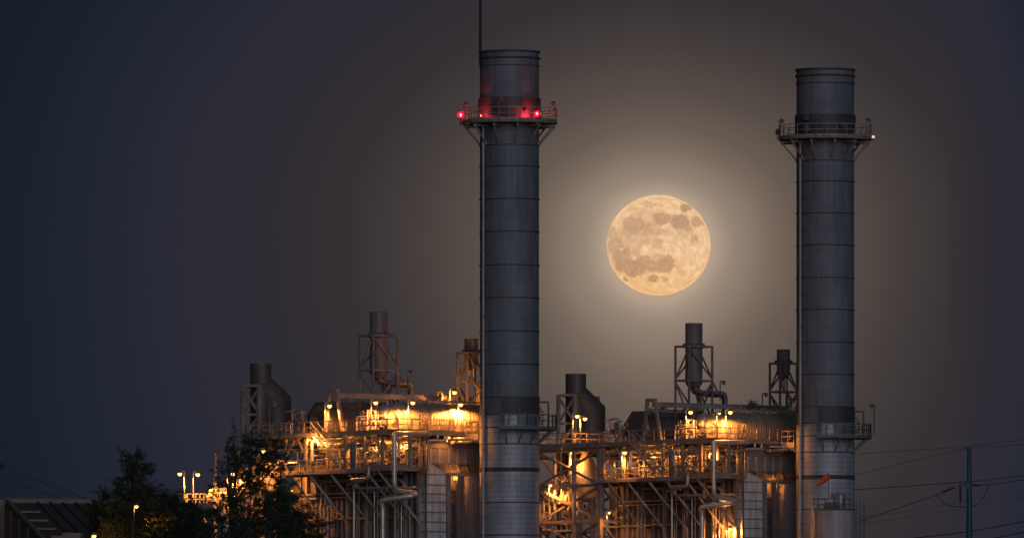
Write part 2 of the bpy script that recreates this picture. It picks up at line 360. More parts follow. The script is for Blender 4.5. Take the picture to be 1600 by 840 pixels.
# ------------------------------------------------------------------ EXHAUST STACK
def make_stack():
    c = Vector(S1); t = thing('exhaust_stack', 'tall grey steel chimney in the middle with red warning lights on its ring platform', 'chimney', c, 'exhaust stacks',
        'tall grey steel chimney at the right with an unlit ring platform')
    def sh(prof): return lambda b: b.lathe(c, Z, prof, 72, False)
    part('lower_shell', 'stack_cladding', t, sh([(0, 2.80), (zs(648), 2.80)]))
    part('upper_shell', 'stack_paint', t, sh([(zs(648), 2.80), (zs(647.9), 2.77), (zs(82), 2.77), (zs(82), 2.62), (zs(200), 2.62)]))
    part('collar', 'stack_paint_dark', t, lambda b: b.lathe(c, Z, [(zs(187), 2.78), (zs(187), 2.93), (zs(154), 2.93), (zs(154), 2.78)], 72, False))
    part('band', 'band_dark', t, lambda b: b.lathe(c, Z, [(zs(737), 2.81), (zs(737), 2.835), (zs(730.5), 2.835), (zs(730.5), 2.81)], 72, False))
    for py in (261, 312, 363, 415, 466, 518, 569.5, 621, 228, 104, 92, 82):
        w_ = .07 if py not in (92, 82) else .16
        part('ring', 'band_dark', t, lambda b: b.lathe(c, Z, [(zs(py)-w_/2, 2.76), (zs(py)-w_/2, 2.86 if py > 95 else 2.9), (zs(py)+w_/2, 2.86 if py > 95 else 2.9), (zs(py)+w_/2, 2.76)], 72, False))
    for py in (648, 668, 694, 785, 836, 888, 940, 992, 1044, 1096):
        part('seam_ring', 'band_dark', t, lambda b: b.lathe(c, Z, [(zs(py)-.05, 2.79), (zs(py)-.05, 2.84), (zs(py)+.05, 2.84), (zs(py)+.05, 2.79)], 72, False))
    # riser pipe with its standoffs on the front left of the shell
    x, y = -2.45, -1.66
    rp = part('riser_pipe', 'tank_paint', t, lambda b: b.cyl(c+Vector((x, y, 0)), c+Vector((x, y, zs(195))), .13, n=12))
    for py in list(range(236, 840, 52)):
        part('standoff', 'steel_dark', rp, lambda b: (b.bar(c+Vector((x, y, zs(py))), c+Vector((x*.9+.15, y*.9, zs(py))), .12), b.bar(c+Vector((x, y-.1, zs(py)+.1)), c+Vector((x+.55, y-.35, zs(py)-.08)), .06)))
    # ring platform
    zd = zs(191)
    pl = part('ring_platform', 'grating', t, lambda b: b.lathe(c, Z, [(zd-.08, 2.8), (zd-.2, 4.30), (zd-.2, 4.48), (zd+.05, 4.48), (zd+.05, 2.95)], 48, False))
    def rr_(b):
        n = 28; R0 = 4.44
        pts = [c+Vector((R0*math.cos(2*math.pi*i/n), R0*math.sin(2*math.pi*i/n), zd+.05)) for i in range(n+1)]
        for i in range(n):
            b.bar(pts[i]+Z*1.15, pts[i+1]+Z*1.15, .07); b.bar(pts[i]+Z*.6, pts[i+1]+Z*.6, .055); b.bar(pts[i], pts[i]+Z*1.15, .06)
            b.bar(pts[i]+Z*.08, pts[i+1]+Z*.08, .02, .16)
    part('railing', 'steel', pl, rr_)
    for i in range(12):
        an = 2*math.pi*(i+.35)/12; e = Vector((math.cos(an), math.sin(an), 0))
        part('bracket', 'steel', pl, lambda b: (b.bar(c+e*4.35+Z*(zd-.4), c+e*2.82+Z*zs(227), .13), b.bar(c+e*2.8+Z*(zd-.42), c+e*4.4+Z*(zd-.42), .14, .2)))
    part('cabinet', 'steel_dark', pl, lambda b: b.bar(c+Vector((-1.9, -2.6, zd+.5)), c+Vector((-1.9, -2.6, zd+1.15)), .5))
    part('cabinet', 'steel_dark', pl, lambda b: b.bar(c+Vector((-1.9, -2.55, zd+1.6)), c+Vector((-1.9, -2.55, zd+2.1)), .42))
    part('junction_box', 'steel_dark', pl, lambda b: b.bar(c+Vector((1.5, -3.0, zd+.9)), c+Vector((1.5, -3.0, zd+1.3)), .35))
    # mid platform on the front right, at the top of the cladding
    zm = zs(667)
    def arc(r0, a0, a1, n, z): return [c+Vector((r0*math.cos(R(a0+(a1-a0)*i/n)), r0*math.sin(R(a0+(a1-a0)*i/n)), z)) for i in range(n+1)]
    a0, a1 = -102, 35
    def dk(b):
        o_, i_ = arc(4.45, a0, a1, 16, zm), arc(2.84, a0, a1, 16, zm)
        for k in range(16): b.hexa([i_[k]-Z*.3, o_[k]-Z*.3, o_[k+1]-Z*.3, i_[k+1]-Z*.3], [i_[k], o_[k], o_[k+1], i_[k+1]])
    mp = part('side_platform', 'steel_blue', t, dk)
    part('railing', 'steel_blue', mp, lambda b: (rail(b, arc(4.4, a0, a1, 12, zm), step=1.4, toe=False, r=.034), rail(b, [arc(2.9, a0, a1, 1, zm)[0], arc(4.4, a0, a1, 1, zm)[0]], toe=False)))
    for an in (-95, -72, -48, -25, -2, 22):
        e = Vector((math.cos(R(an)), math.sin(R(an)), 0)); part('bracket', 'steel_brown', mp, lambda b: b.bar(c+e*4.2+Z*(zm-.3), c+e*2.83+Z*zs(692), .11))
    part('access_panel', 'stack_paint_dark', t, lambda b: [b.hexa([p*1 for p in (i0, o0, o1, i1)], [p+Z*1.5 for p in (i0, o0, o1, i1)]) for i0, o0, o1, i1 in [(arc(2.8, -106, -5, 14, zs(646))[k], arc(2.845, -106, -5, 14, zs(646))[k], arc(2.845, -106, -5, 14, zs(646))[k+1], arc(2.8, -106, -5, 14, zs(646))[k+1]) for k in range(14)]])
    def wd(b):
        o_, i_ = arc(2.90, -105, -10, 14, zs(664)), arc(2.8, -105, -10, 14, zs(664))
        for k in range(14):
            if k in (1, 2, 4): 
                b.hexa([i_[k], o_[k], o_[k+1], i_[k+1]], [v+Z*.35 for v in (i_[k], o_[k], o_[k+1], i_[k+1])]); continue
            b.hexa([i_[k], o_[k], o_[k+1], i_[k+1]], [v+Z*.8 for v in (i_[k], o_[k], o_[k+1], i_[k+1])])
    part('sampling_cover', 'motor_grey', t, wd)
    part('hoist_frame', 'steel_dark', t, lambda b: b.tube([c+Vector((2.75, -.6, zs(628))), c+Vector((3.65, -.6, zs(628))), c+Vector((3.65, -.6, zm))], .09, bend=.1))
    vv = part('instrument_cluster', 'valve', t, lambda b: [b.bar(c+Vector((2.85+.1*math.sin(k*3), -.9+.1*k, zm+.3+.28*k)), c+Vector((3.15+.25*math.sin(k*2.3), -1+.1*k, zm+.35+.28*k)), .16) for k in range(6)])
    return t
stack = make_stack()

# ------------------------------------------------------------------ BOILER CASING
MAINZ = fT(560, 674, -9).z
LOWZ = fT(520, 735, -9).z
def make_casing():
    t = thing('boiler_casing', 'tall ribbed steel boiler casing left of the middle chimney', 'boiler', U(-17, 0, 0), 'boiler casings', 'tall ribbed steel boiler casing left of the right chimney')
    part('body', 'casing', t, lambda b: (ubox(b, -26, -7.4, -5, 5, 0, zs(736)), ubox(b, -9.2, -6.4, -4.99, 4.99, zs(722), zs(690)), ubox(b, -26, -9.21, -1.2, 4.99, zs(722), zs(690)),
        b.hexa([U(-26,-4.995,zs(736)-.01),U(-7.4,-4.995,zs(736)-.01),U(-7.4,4.995,zs(736)-.01),U(-26,4.995,zs(736)-.01)], [U(-26,-4.995,zs(722)),U(-6.4,-4.995,zs(722)),U(-6.4,4.995,zs(722)),U(-26,4.995,zs(722))])))
    for px in (480, 510, 544, 578, 603, 633, 654):
        p = fT(px, 700, -5.2)
        part('column', 'steel', t, lambda b: (b.bar(Vector((p.x, p.y, 0)), Vector((p.x, p.y, zs(735))), .34)))
    for px in (470, 495, 502, 527, 535, 560, 590, 596, 620, 643):
        p = fT(px, 700, -5.12)
        part('stiffener', 'casing_grey', t, lambda b: b.bar(Vector((p.x, p.y, 0)), Vector((p.x, p.y, zs(737))), .16, .22))
    for py in (806, 905, 1000, 1100):
        part('girt', 'steel', t, lambda b: b.bar(U(-26, -5.45, zs(py)), U(-8, -5.45, zs(py)), .1, .16))
    for i in range(5):     # end wall stiffeners of the outlet hood
        px = (672, 685.5, 700, 713.6, 727)[i]; p = fA(px, 703, -6.3)
        part('stiffener', 'galvanised', t, lambda b: b.bar(Vector((p.x, p.y, zs(722))), Vector((p.x, p.y, zs(698))), .24, .24))
        q = fA(px+6, 703, -7.35)
        part('stiffener', 'galvanised', t, lambda b: b.bar(Vector((p.x, p.y, zs(722))), Vector((q.x, q.y, zs(736))), .2, .2))
    part('outlet_hood', 'casing_grey', t, lambda b: (ubox(b, -6.4, -6.22, -5, 5, zs(722), zs(688)), ubox(b, -6.4, -6.12, -5, 5, zs(698.5), zs(697.5)),
        b.hexa([U(-7.5,-5,zs(736)),U(-7.35,-5,zs(736.2)),U(-7.35,5,zs(736.2)),U(-7.5,5,zs(736))],[U(-6.4,-5,zs(722)),U(-6.2,-5,zs(722)),U(-6.2,5,zs(722)),U(-6.4,5,zs(722))])))
    for px, w_ in ((699, .46), (716, .36), (722, .26)):
        p = fA(px, 760, -6.5)
        part('post', 'casing_grey', t, lambda b: b.bar(Vector((p.x, p.y, 0)), Vector((p.x, p.y, zs(737))), w_))
    for py in range(757, 1200, 15):
        part('girt', 'steel_dark', t, lambda b: b.bar(U(-7.1, -2.6, zs(py)), U(-7.1, 1.5, zs(py)), .12, .1)) if py < 860 else None
    part('side_box', 'tank_paint', t, lambda b: ubox(b, -7.38, -6.0, .45, 3.2, 0, zs(741)))
    part('end_girder', 'steel', t, lambda b: b.bar(U(-6.1, -2.8, zs(738)), U(-6.1, 3.2, zs(738)), .2, .28))
    # bright insulated downcomer box
    T0 = -5.02; T1 = -2.75
    def bx(b):
        b.hexa([U(-7.38,T0,0),U(-6.0,T0,0),U(-6.0,T1,0),U(-7.38,T1,0)], [U(-7.38,T0,zs(722)),U(-6.0,T0,zs(722)),U(-6.0,T1,zs(737)),U(-7.38,T1,zs(737))])
    dc = part('downcomer_box', 'casing_silver', t, bx)
    for py in (739.6, 756, 770, 783, 799, 814, 829, 844, 860):
        part('seam', 'steel_dark', dc, lambda b: ubox(b, -7.37, -5.95, T0-.05, T1+.03, zs(py)-.045, zs(py)+.045))
    part('flashing', 'galvanised', dc, lambda b: b.bar(U(-5.97, T0-.02, zs(721.5)), U(-5.97, T1, zs(736.5)), .08, .1))
    return t
make_casing()

# ------------------------------------------------------------------ DECKS
def make_main_deck():
    t = thing('service_deck', 'upper steel walkway deck with railings round the drums left of the middle chimney', 'platform', U(-16, -9, 0), 'upper service decks', 'upper steel walkway deck with railings round the drums left of the right chimney')
    z = MAINZ
    part('grating', 'grating', t, lambda b: ubox(b, -28.4, -5.6, -8.9, 5.0, z-.12, z))
    for n_, p, q in (('a', U(-28.4, -9, z-.17), U(-5.5, -9, z-.17)), ('b', U(-5.5, -9.08, z-.17), U(-5.5, 6, z-.17)), ('c', U(-28.45, -9.08, z-.17), U(-28.45, 5, z-.17))):
        part('edge_beam', 'steel', t, lambda b: (b.bar(p, q, .06, .34), b.bar(p+Z*.18, q+Z*.18, .22, .03), b.bar(p-Z*.18, q-Z*.18, .22, .03)))
    for A in range(-27, -5, 3):
        part('joist', 'steel_dark', t, lambda b: b.bar(U(A, -8.8, z-.33), U(A, 5, z-.33), .15, .34))
    part('railing', 'steel', t, lambda b: rail(b, [U(-28.4, -8.95, z), U(-21.6, -8.95, z)], toe=True))
    part('railing', 'steel', t, lambda b: rail(b, [U(-19.5, -8.95, z), U(-5.55, -8.95, z), U(-5.55, -2.2, z)], toe=True))
    part('railing', 'steel', t, lambda b: rail(b, [U(-5.55, -1.2, z), U(-5.55, 5, z)], toe=True))
    part('railing', 'steel', t, lambda b: rail(b, [U(-28.4, -8.95, z), U(-28.4, 4.9, z)], toe=True))
    for px in (447, 478, 539, 569, 598, 640):
        p = fT(px, 700, -8.7); part('column', 'steel', t, lambda b: b.bar(Vector((p.x, p.y, LOWZ)), Vector((p.x, p.y, z-.45)), .24))
    # knee braces under the deck
    for px, dx in ((539, 1), (569, 1), (478, -1), (447, 1), (598, -1)):
        p = fT(px, 700, -8.7); part('knee_brace', 'steel', t, lambda b: b.bar(Vector((p.x, p.y, z-2.0)), Vector((p.x, p.y, z-.5))+aV*1.3*dx, .17))
    for A in (-10.2, -14, -19, -23.5):
        part('hanger', 'steel_dark', t, lambda b: b.bar(U(A, -6.2, LOWZ), U(A, -6.2, z-.4), .14))
make_main_deck()
def make_low_deck():
    t = thing('service_deck', 'lower steel walkway on slanted braces against the boiler of the middle chimney', 'platform', U(-16, -8.8, 0), 'lower service decks', 'lower steel walkway on slanted braces against the boiler of the right chimney')
    z = LOWZ
    part('grating', 'grating', t, lambda b: ubox(b, -23.5, -10.4, -9.0, -5.3, z-.1, z))
    part('edge_beam', 'steel', t, lambda b: b.bar(U(-23.5, -9.05, z-.12), U(-10.3, -9.05, z-.12), .12, .3))
    part('railing', 'steel', t, lambda b: rail(b, [U(-23.4, -8.95, z), U(-10.4, -8.95, z)], toe=True))
    z2 = zs(725)
    part('edge_beam', 'steel', t, lambda b: (b.bar(U(-10.3, -9.05, z2-.3), U(-6.6, -9.05, z2-.3), .14, .6), b.bar(U(-6.55, -9.1, z2-.3), U(-6.55, -4.9, z2-.3), .14, .6)))
    part('grating', 'grating', t, lambda b: ubox(b, -10.3, -6.62, -8.97, -5.3, z2-.12, z2-.02))
    part('railing', 'steel', t, lambda b: rail(b, [U(-10.2, -8.95, z2), U(-6.6, -8.95, z2), U(-6.6, -5.2, z2)], toe=False))
    for (x0, y0, x1, y1) in ((454,747,510,820),(484,746,544,819),(517,745,578,817),(545,745,603,817),(575,744,633,814),(591,740,654,814)):
        part('brace', 'steel', t, lambda b: (b.bar(fT(x0, y0-4, -8.9), fT(x1, y1, -5.3), .2), b.bar(fT(x0-3, y0-6, -8.9), fT(x0+5, y0-6, -8.3), .5, .2)))
    for px in (469, 500, 530, 556, 583):
        part('joist', 'steel_dark', t, lambda b: b.bar(fT(px, 739, -9), fT(px+46, 739, -5.3)+Z*0, .12, .26))
    for T in (-8.2, -7.3):
        part('stringer', 'steel', t, lambda b: b.bar(U(-23.5, T, z-.32), U(-7, T, z-.32), .16, .24))
make_low_deck()

# ------------------------------------------------------------------ DRUMS
def make_drum(A, T0, T1, zc, r, lab, lab2, name='steam_drum', mh='drum_head', hat=False):
    t = thing(name, lab, 'steam drum', U(A, T0, MAINZ), 'steam drums', lab2)
    part('shell', 'drum_dark' if hat else 'drum_sheet', t, lambda b: b.loft([b.ring(U(A, T0, zc), tV, r, 48), b.ring(U(A, T1, zc), tV, r, 48)], False, True))
    hd = part('head', mh, t, lambda b: b.lathe(U(A, T0, zc), -tV, [(0, r), (.12*r, r*.97), (.22*r, r*.85), (.30*r, r*.62), (.35*r, r*.32), (.36*r, .02)], 40, False))
    part('manway', mh, hd, lambda b: (b.cyl(U(A, T0, zc)-tV*(.25*r), U(A, T0, zc)-tV*(.5*r), .42, n=20), b.cyl(U(A, T0, zc)-tV*(.5*r), U(A, T0, zc)-tV*(.56*r), .52, n=20)))
    n = int((T1-T0)/2.4)
    for i in range(n+1):
        T = T0+.3+i*2.4
        if T < T1: part('hoop', 'steel_dark', t, lambda b: b.lathe(U(A, T, zc), tV, [(-.05, r-.02), (-.05, r+.04), (.05, r+.04), (.05, r-.02)], 48, False))
    for T in (T0+1.0, (T0+T1)/2, T1-1.0):
        part('saddle', 'steel', t, lambda b: b.hexa([U(A-r*.8,T-.2,MAINZ),U(A+r*.8,T-.2,MAINZ),U(A+r*.8,T+.2,MAINZ),U(A-r*.8,T+.2,MAINZ)], [U(A-r*.93,T-.2,zc-r*.3),U(A+r*.93,T-.2,zc-r*.3),U(A+r*.93,T+.2,zc-r*.3),U(A-r*.93,T+.2,zc-r*.3)]))
    # nozzle pipe along the crown with risers
    if hat:
        part('roof_cover', 'steel_dark', t, lambda b: b.hexa([U(A-r*1.08,T0-.3,zc+r*.25),U(A+r*.8,T0-.3,zc+r*.72),U(A+r*.8,T1-.4,zc+r*.72),U(A-r*1.08,T1-.4,zc+r*.25)], [U(A-r*.42,T0-.1,zc+r*1.05),U(A+r*.5,T0-.1,zc+r*1.03),U(A+r*.5,T1-.4,zc+r*1.03),U(A-r*.42,T1-.4,zc+r*1.05)]))
    hp = part('header_pipe', 'pipe_paint', t, lambda b: b.tube([U(A+.4, T0+.8, zc+r*.9), U(A+.4, T0+.8, zc+r*1.12), U(A+.4, T1, zc+r*1.12)], .10))
    k = int((T1-T0-1)/1.05)
    for i in range(k):
        T = T0+1.3+i*1.05
        part('clamp', 'galvanised', hp, lambda b: (b.bar(U(A+.4, T, zc+r*.9), U(A+.4, T, zc+r*1.25), .14), b.cyl(U(A+.4, T-.09, zc+r*1.12), U(A+.4, T+.09, zc+r*1.12), .17, n=10)))
    return t
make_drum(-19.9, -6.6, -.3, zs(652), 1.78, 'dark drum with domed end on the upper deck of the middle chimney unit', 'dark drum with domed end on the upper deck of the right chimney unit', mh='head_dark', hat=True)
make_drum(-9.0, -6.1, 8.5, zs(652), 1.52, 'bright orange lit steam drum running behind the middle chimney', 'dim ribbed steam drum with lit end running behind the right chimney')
# smaller vessel between the drums
def make_flash():
    t = thing('flash_tank', 'rounded upright tank glowing in lamp light beside the steam drum of the middle unit', 'tank', U(-11.2, -5.6, MAINZ), 'upright flash tanks', 'rounded upright tank glowing in lamp light beside the steam drum of the right unit')
    c = U(-11.2, -5.6, MAINZ)
    part('shell', 'drum_head', t, lambda b: b.lathe(c, Z, [(.35, .15), (.5, .55), (.8, .78), (1.0, .85), (2.1, .85), (2.4, .74), (2.6, .5), (2.7, .1)], 32))
    for k in range(3): e = aV*math.cos(k*2.1)+tV*math.sin(k*2.1); part('leg', 'steel', t, lambda b: b.bar(c+e*.7, c+e*.7+Z*1.0, .12))
    part('nozzle', 'pipe_jacket', t, lambda b: b.tube([c+Z*2.6, c+Z*3.0, c+Z*3.0-aV*1.6], .12))
make_flash()
def make_endwall():
    t = thing('pipe_shield', 'tall flared grey plate at the far end of the dark drum, middle chimney unit', 'shield', U(-19.4, -.2, MAINZ), 'flared drum shields', 'tall flared grey plate at the far end of the dark drum, right chimney unit')
    part('plate', 'steel', t, lambda b: b.hexa([U(-20.6,-.35,MAINZ),U(-17.2,-.35,MAINZ),U(-17.2,-.15,MAINZ),U(-20.6,-.15,MAINZ)], [U(-19.4,-.35,zs(618)),U(-18.4,-.35,zs(618)),U(-18.4,-.15,zs(618)),U(-19.4,-.15,zs(618))]))
    part('elbow', 'silencer_paint', t, lambda b: b.tube([U(-20.4, -1.0, zs(640)), U(-19.8, -.6, zs(629)), U(-18.8, -.5, zs(618)), U(-18.6, .6, zs(618))], .36, 14, .5))
make_endwall()

# ------------------------------------------------------------------ GANTRY (A frame with monorail beam)
def make_gantry():
    t = thing('monorail_gantry', 'slanted leg steel gantry with long beam over the drums of the middle chimney unit', 'gantry', U(-16, -8.5, MAINZ), 'monorail gantries', 'slanted leg steel gantry with long beam over the drums of the right chimney unit')
    T = -8.3; top = 610
    a, b_ = fT(515, top, T), fT(526, top, T)
    part('leg', 'steel', t, lambda b: b.bar(a, Vector((fT(508, 674, T).x, fT(508, 674, T).y, MAINZ)), .28))
    part('leg', 'steel', t, lambda b: b.bar(b_, Vector((fT(536, 674, T).x, fT(536, 674, T).y, MAINZ)), .28))
    part('crosshead', 'steel', t, lambda b: b.bar(a-aV*.2, b_+aV*.2, .3, .34))
    A = -15.9; z = zs(613)
    part('beam', 'steel', t, lambda b: (b.bar(U(A+.3, -8.5, z), U(A+.3, 11, z), .1, .42), b.bar(U(A+.3, -8.5, z+.22), U(A+.3, 11, z+.22), .3, .05), b.bar(U(A+.3, -8.5, z-.22), U(A+.3, 11, z-.22), .3, .05)))
    for TT in (-3.3, 1.7, 6.7):
        part('column', 'steel', t, lambda b: b.bar(U(A+.3, TT, MAINZ), U(A+.3, TT, z-.24), .26))
    part('hoist', 'valve', t, lambda b: (b.bar(U(A+.3, -7.3, z-.3), U(A+.3, -6.9, z-.3), .3, .3), b.cyl(U(A+.3, -7.1, z-.5), U(A+.3, -7.1, z-.8), .05)))
make_gantry()

# ------------------------------------------------------------------ VENT SILENCERS
def make_silencer(cpx, A, T, r, ytop, ycol, ybot, y2, wA, wT, basez, lab, lab2, grp, big):
    c = U(A, T, 0); t = thing('vent_silencer', lab, 'silencer', U(A, T, basez), grp, lab2)
    Y = c.y; z = lambda py: zat(py, Y)
    bd = part('silencer_body', 'silencer_paint', t, lambda b: b.lathe(c, Z, [(z(ybot), r*.35), (z(ybot-3), r*.7), (z(ybot-9), r*.98), (z(ybot-12), r), (z(ytop), r), (z(ytop), r*.93), (z(ytop+20), r*.93)], 36, True))
    part('support_ring', 'steel_dark', bd, lambda b: (b.lathe(c, Z, [(z(ycol+1), r), (z(ycol+1), r+.26), (z(ycol-1.2), r+.26), (z(ycol-3), r)], 32, False), [b.hexa(*[[c+Vector((math.cos(an+s_), math.sin(an+s_), 0))*q+Z*zz for s_, q in ((-.06, r), (-.06, r+.22), (.06, r+.22), (.06, r))] for zz in (z(ycol-1), z(ycol-4))]) for an in [k*math.pi/4 for k in range(8)]]))
    cs = {}
    for i, (sa, st) in enumerate(((-1,-1),(1,-1),(1,1),(-1,1))):
        q = U(A+sa*wA/2, T+st*wT/2, 0); cs[i] = q
        part('post', 'steel_brown', t, lambda b: b.bar(Vector((q.x, q.y, basez)), Vector((q.x, q.y, z(ycol))), .17))
    for py in (ycol+1.5, y2):
        for i in range(4):
            p, q = cs[i], cs[(i+1) % 4]; part('beam', 'steel_brown', t, lambda b: b.bar(p+Z*z(py), q+Z*z(py), .16, .2))
    for i in range(4):
        p, q = cs[i], cs[(i+1) % 4]
        if i % 2: p, q = q, p
        part('brace', 'steel_brown', t, lambda b: b.bar(p+Z*(z(y2)+.15), q+Z*(z(ycol+4)), .13))
        part('brace', 'steel_brown', t, lambda b: b.bar(p+Z*(z(y2)-.15), p.lerp(q, .95)+Z*(basez+.6), .13))
    if big:
        c2 = c
        part('inlet_pipe', 'silencer_paint', t, lambda b: b.tube([c+Z*z(ybot-4)-aV*.2, c+Z*z(ybot+4)-aV*.2, c+Z*z(ybot+9)+tV*1.2, c+Z*z(ybot+9)+tV*3.9, c+Z*basez+tV*3.9], .22, 12, .5))
        part('inlet_pipe', 'silencer_paint', t, lambda b: b.tube([c+Z*z(ybot-4)+aV*.3, c+Z*z(ybot+3)+aV*.3, c+Z*z(ybot+6)+tV*1.2+aV*.3, c+Z*z(ybot+6)+tV*3.3+aV*.9, c+Z*basez+tV*3.3+aV*.9], .22, 12, .5))
        part('drain_line', 'steel_brown', t, lambda b: b.tube([c+Z*z(ybot+3)-tV*.5, c+Z*z(ybot+3)+tV*3.4], .05))
        part('strut', 'steel_brown', t, lambda b: b.bar(cs[2]+Z*z(y2), c+Z*z(ybot+2)+tV*3.0, .12))
        for k in range(3): part('strut', 'steel_dark', t, lambda b: b.bar(c+Z*(z(ybot+8))+tV*(.3+.3*k), c+Z*basez+tV*(1.2+.7*k), .14))
    else:
        for k in range(3):
            part('inlet_pipe', 'pipe_jacket', t, lambda b: b.tube([c+Z*z(ybot-4)+aV*(.3*k-.3), c+Z*(z(ybot)-.6-.3*k)+aV*(.3*k-.3), c+Z*(z(ybot)-1.3-.3*k)+tV*.9+aV*(.3*k-.3), c+Z*basez+tV*.9+aV*(.3*k-.1)], .13, 10, .35))
make_silencer(591, -17.6, -1.4, .84, 487, 523, 592, 579, 2.0, 3.0, zs(640), 'large brown silencer cylinder in an open steel frame left of the middle chimney', 'large brown silencer cylinder in an open steel frame beneath the moon', 'large vent silencers', True)
make_silencer(733, -14, 7.05, .65, 529, 550, 578, 597, 1.5, 2.2, zs(640), 'small orange lit silencer in steel frame against the left edge of middle chimney', 'small dark silencer in steel frame against the left edge of right chimney', 'small vent silencers', False)

# ------------------------------------------------------------------ HOODED DUCT at the far left of each unit
def make_hood():
    A, T = -32.2, -3.3
    c = fT(407.5, 600, T); c = Vector((c.x, c.y, 0)); Y = c.y; z = lambda py: zat(py, Y); k = Y/F
    t = thing('intake_duct', 'dark round duct with sloping hood, leftmost of all above the trees', 'duct', Vector((c.x, c.y, MAINZ)), 'hooded ducts', 'dark round duct with sloping hood just right of the middle chimney')
    r = 16.5*k
    part('riser', 'duct_sheet', t, lambda b: b.lathe(c, Z, [(MAINZ-3, r), (z(568), r), (z(568), r*.94), (z(600), r*.94)], 36, True))
    part('flange', 'steel_dark', t, lambda b: b.lathe(c, Z, [(z(606), r), (z(605), r+.3), (z(602.5), r+.3), (z(600), r)], 36, False))
    # hood: lofted from a steep ring inside the riser to a level ring of the wide casing
    n = 36; c2 = c+Vector((23*k, 1.2, 0)); r2_ = 24*k
    def hd(b):
        def rg(x, y, hx, hy, ry): # ring whose plane holds the depth axis and the slanted direction (hx, hy)
            cc = Vector((c.x+(x-407.5)*k, c.y+.05*(x-414), z(y)))
            return [cc+Vector((hx*k, 0, hy*k))*math.cos(2*math.pi*i/n)+Vector((0, ry*k, 0))*math.sin(2*math.pi*i/n) for i in range(n)]
        b.loft([rg(414, 606, 10, 16, 16.4), rg(419.5, 615, 14.5, 15, 19), rg(426, 624, 19, 14, 22), rg(431.5, 632.5, 23.5, 12.5, 24), rg(431.5, 652, 23.5, 0, 24), rg(431.5, 700, 23.5, 0, 24)], True, True, True)
    part('hood', 'duct_sheet', t, hd)
    part('stub', 'steel_dark', t, lambda b: b.cyl(Vector((c.x+35*k, c.y+1.6, z(618))), Vector((c.x+35*k, c.y+1.6, z(603))), .22, n=12))
    for (x, y) in ((-28, 0), (-2, -18), (-8, 16)):
        part('post', 'steel', t, lambda b: b.bar(c+Vector((x*k, y*k-1.0, 0)), c+Vector((x*k, y*k-1.0, z(602.5))), .3))
    p0, p1, p2 = c+Vector((-28*k, -1, 0)), c+Vector((-2*k, -18*k-1, 0)), c+Vector((-8*k, 16*k-1, 0))
    for p, q in ((p0, p1), (p0, p2)):
        part('beam', 'steel', t, lambda b: b.bar(p+Z*z(603), q+Z*z(603), .2, .26)); part('beam', 'steel', t, lambda b: b.bar(p+Z*z(648), q+Z*z(648), .2, .22))
    part('brace', 'steel', t, lambda b: b.bar(p0+Z*z(646), p1+Z*z(608), .2)); part('brace', 'steel', t, lambda b: b.bar(p0+Z*z(606), p1+Z*z(646), .2)); part('brace', 'steel', t, lambda b: b.bar(p0+Z*z(688), p1+Z*z(650), .2))
make_hood()

# ------------------------------------------------------------------ TRUSS TOWER
def make_truss():
    t = thing('truss_tower', '', 'steel tower', U(-28, -6.8, 0), None, 'cross braced steel tower right against the middle chimney'); ONLY2.append(t)
    part('top_deck', 'grating', t, lambda b: ubox(b, -34, -28.5, -8.9, 3.0, MAINZ-.12, MAINZ))
    part('edge_beam', 'steel', t, lambda b: b.bar(U(-34, -9, MAINZ-.25), U(-28.5, -9, MAINZ-.25), .1, .5))
    part('railing', 'galvanised', t, lambda b: rail(b, [U(-34, -8.95, MAINZ), U(-28.5, -8.95, MAINZ)]))
    part('railing', 'galvanised', t, lambda b: rail(b, [U(-34, -8.9, MAINZ), U(-34, 2.9, MAINZ)]))
    z0 = MAINZ-.5; lv = [z0, zs(740), zs(798), zs(856), zs(914), zs(972), zs(1030), zs(1100)]
    A = [-32.9, -27.1, -23.2]
    for T in (-8.6, -5.0):
        for i, a_ in enumerate(A):
            part('post', 'steel', t, lambda b: b.bar(U(a_, T, 0), U(a_, T, z0), .42 if i == 2 else .3))
        for z in lv: part('beam', 'steel', t, lambda b: b.bar(U(A[0], T, z), U(A[2], T, z), .22, .30 if z < z0 else .5))
        for i in range(4):
            part('brace', 'steel', t, lambda b: b.bar(U(A[0], T, lv[i]), U(A[2], T+.02, lv[i+1]), .2)); part('brace', 'steel', t, lambda b: b.bar(U(A[0], T+.22, lv[i+1]), U(A[2], T+.22, lv[i]), .2))
    for a_ in (A[0], A[2]):
        for i in range(4):
            part('beam', 'steel', t, lambda b: b.bar(U(a_, -8.6, lv[i]), U(a_, -5, lv[i]), .2)); part('brace', 'steel', t, lambda b: b.bar(U(a_, -8.6, lv[i]), U(a_, -5, lv[i+1]), .18))
    part('grating', 'grating', t, lambda b: ubox(b, A[0]+.2, A[1]-.3, -8.3, -5.3, zs(815), zs(813)))
    part('railing', 'steel', t, lambda b: rail(b, [U(A[0]+.3, -8.1, zs(813)), U(A[1]-.3, -8.1, zs(813))], h=1.25, step=.7))
make_truss()
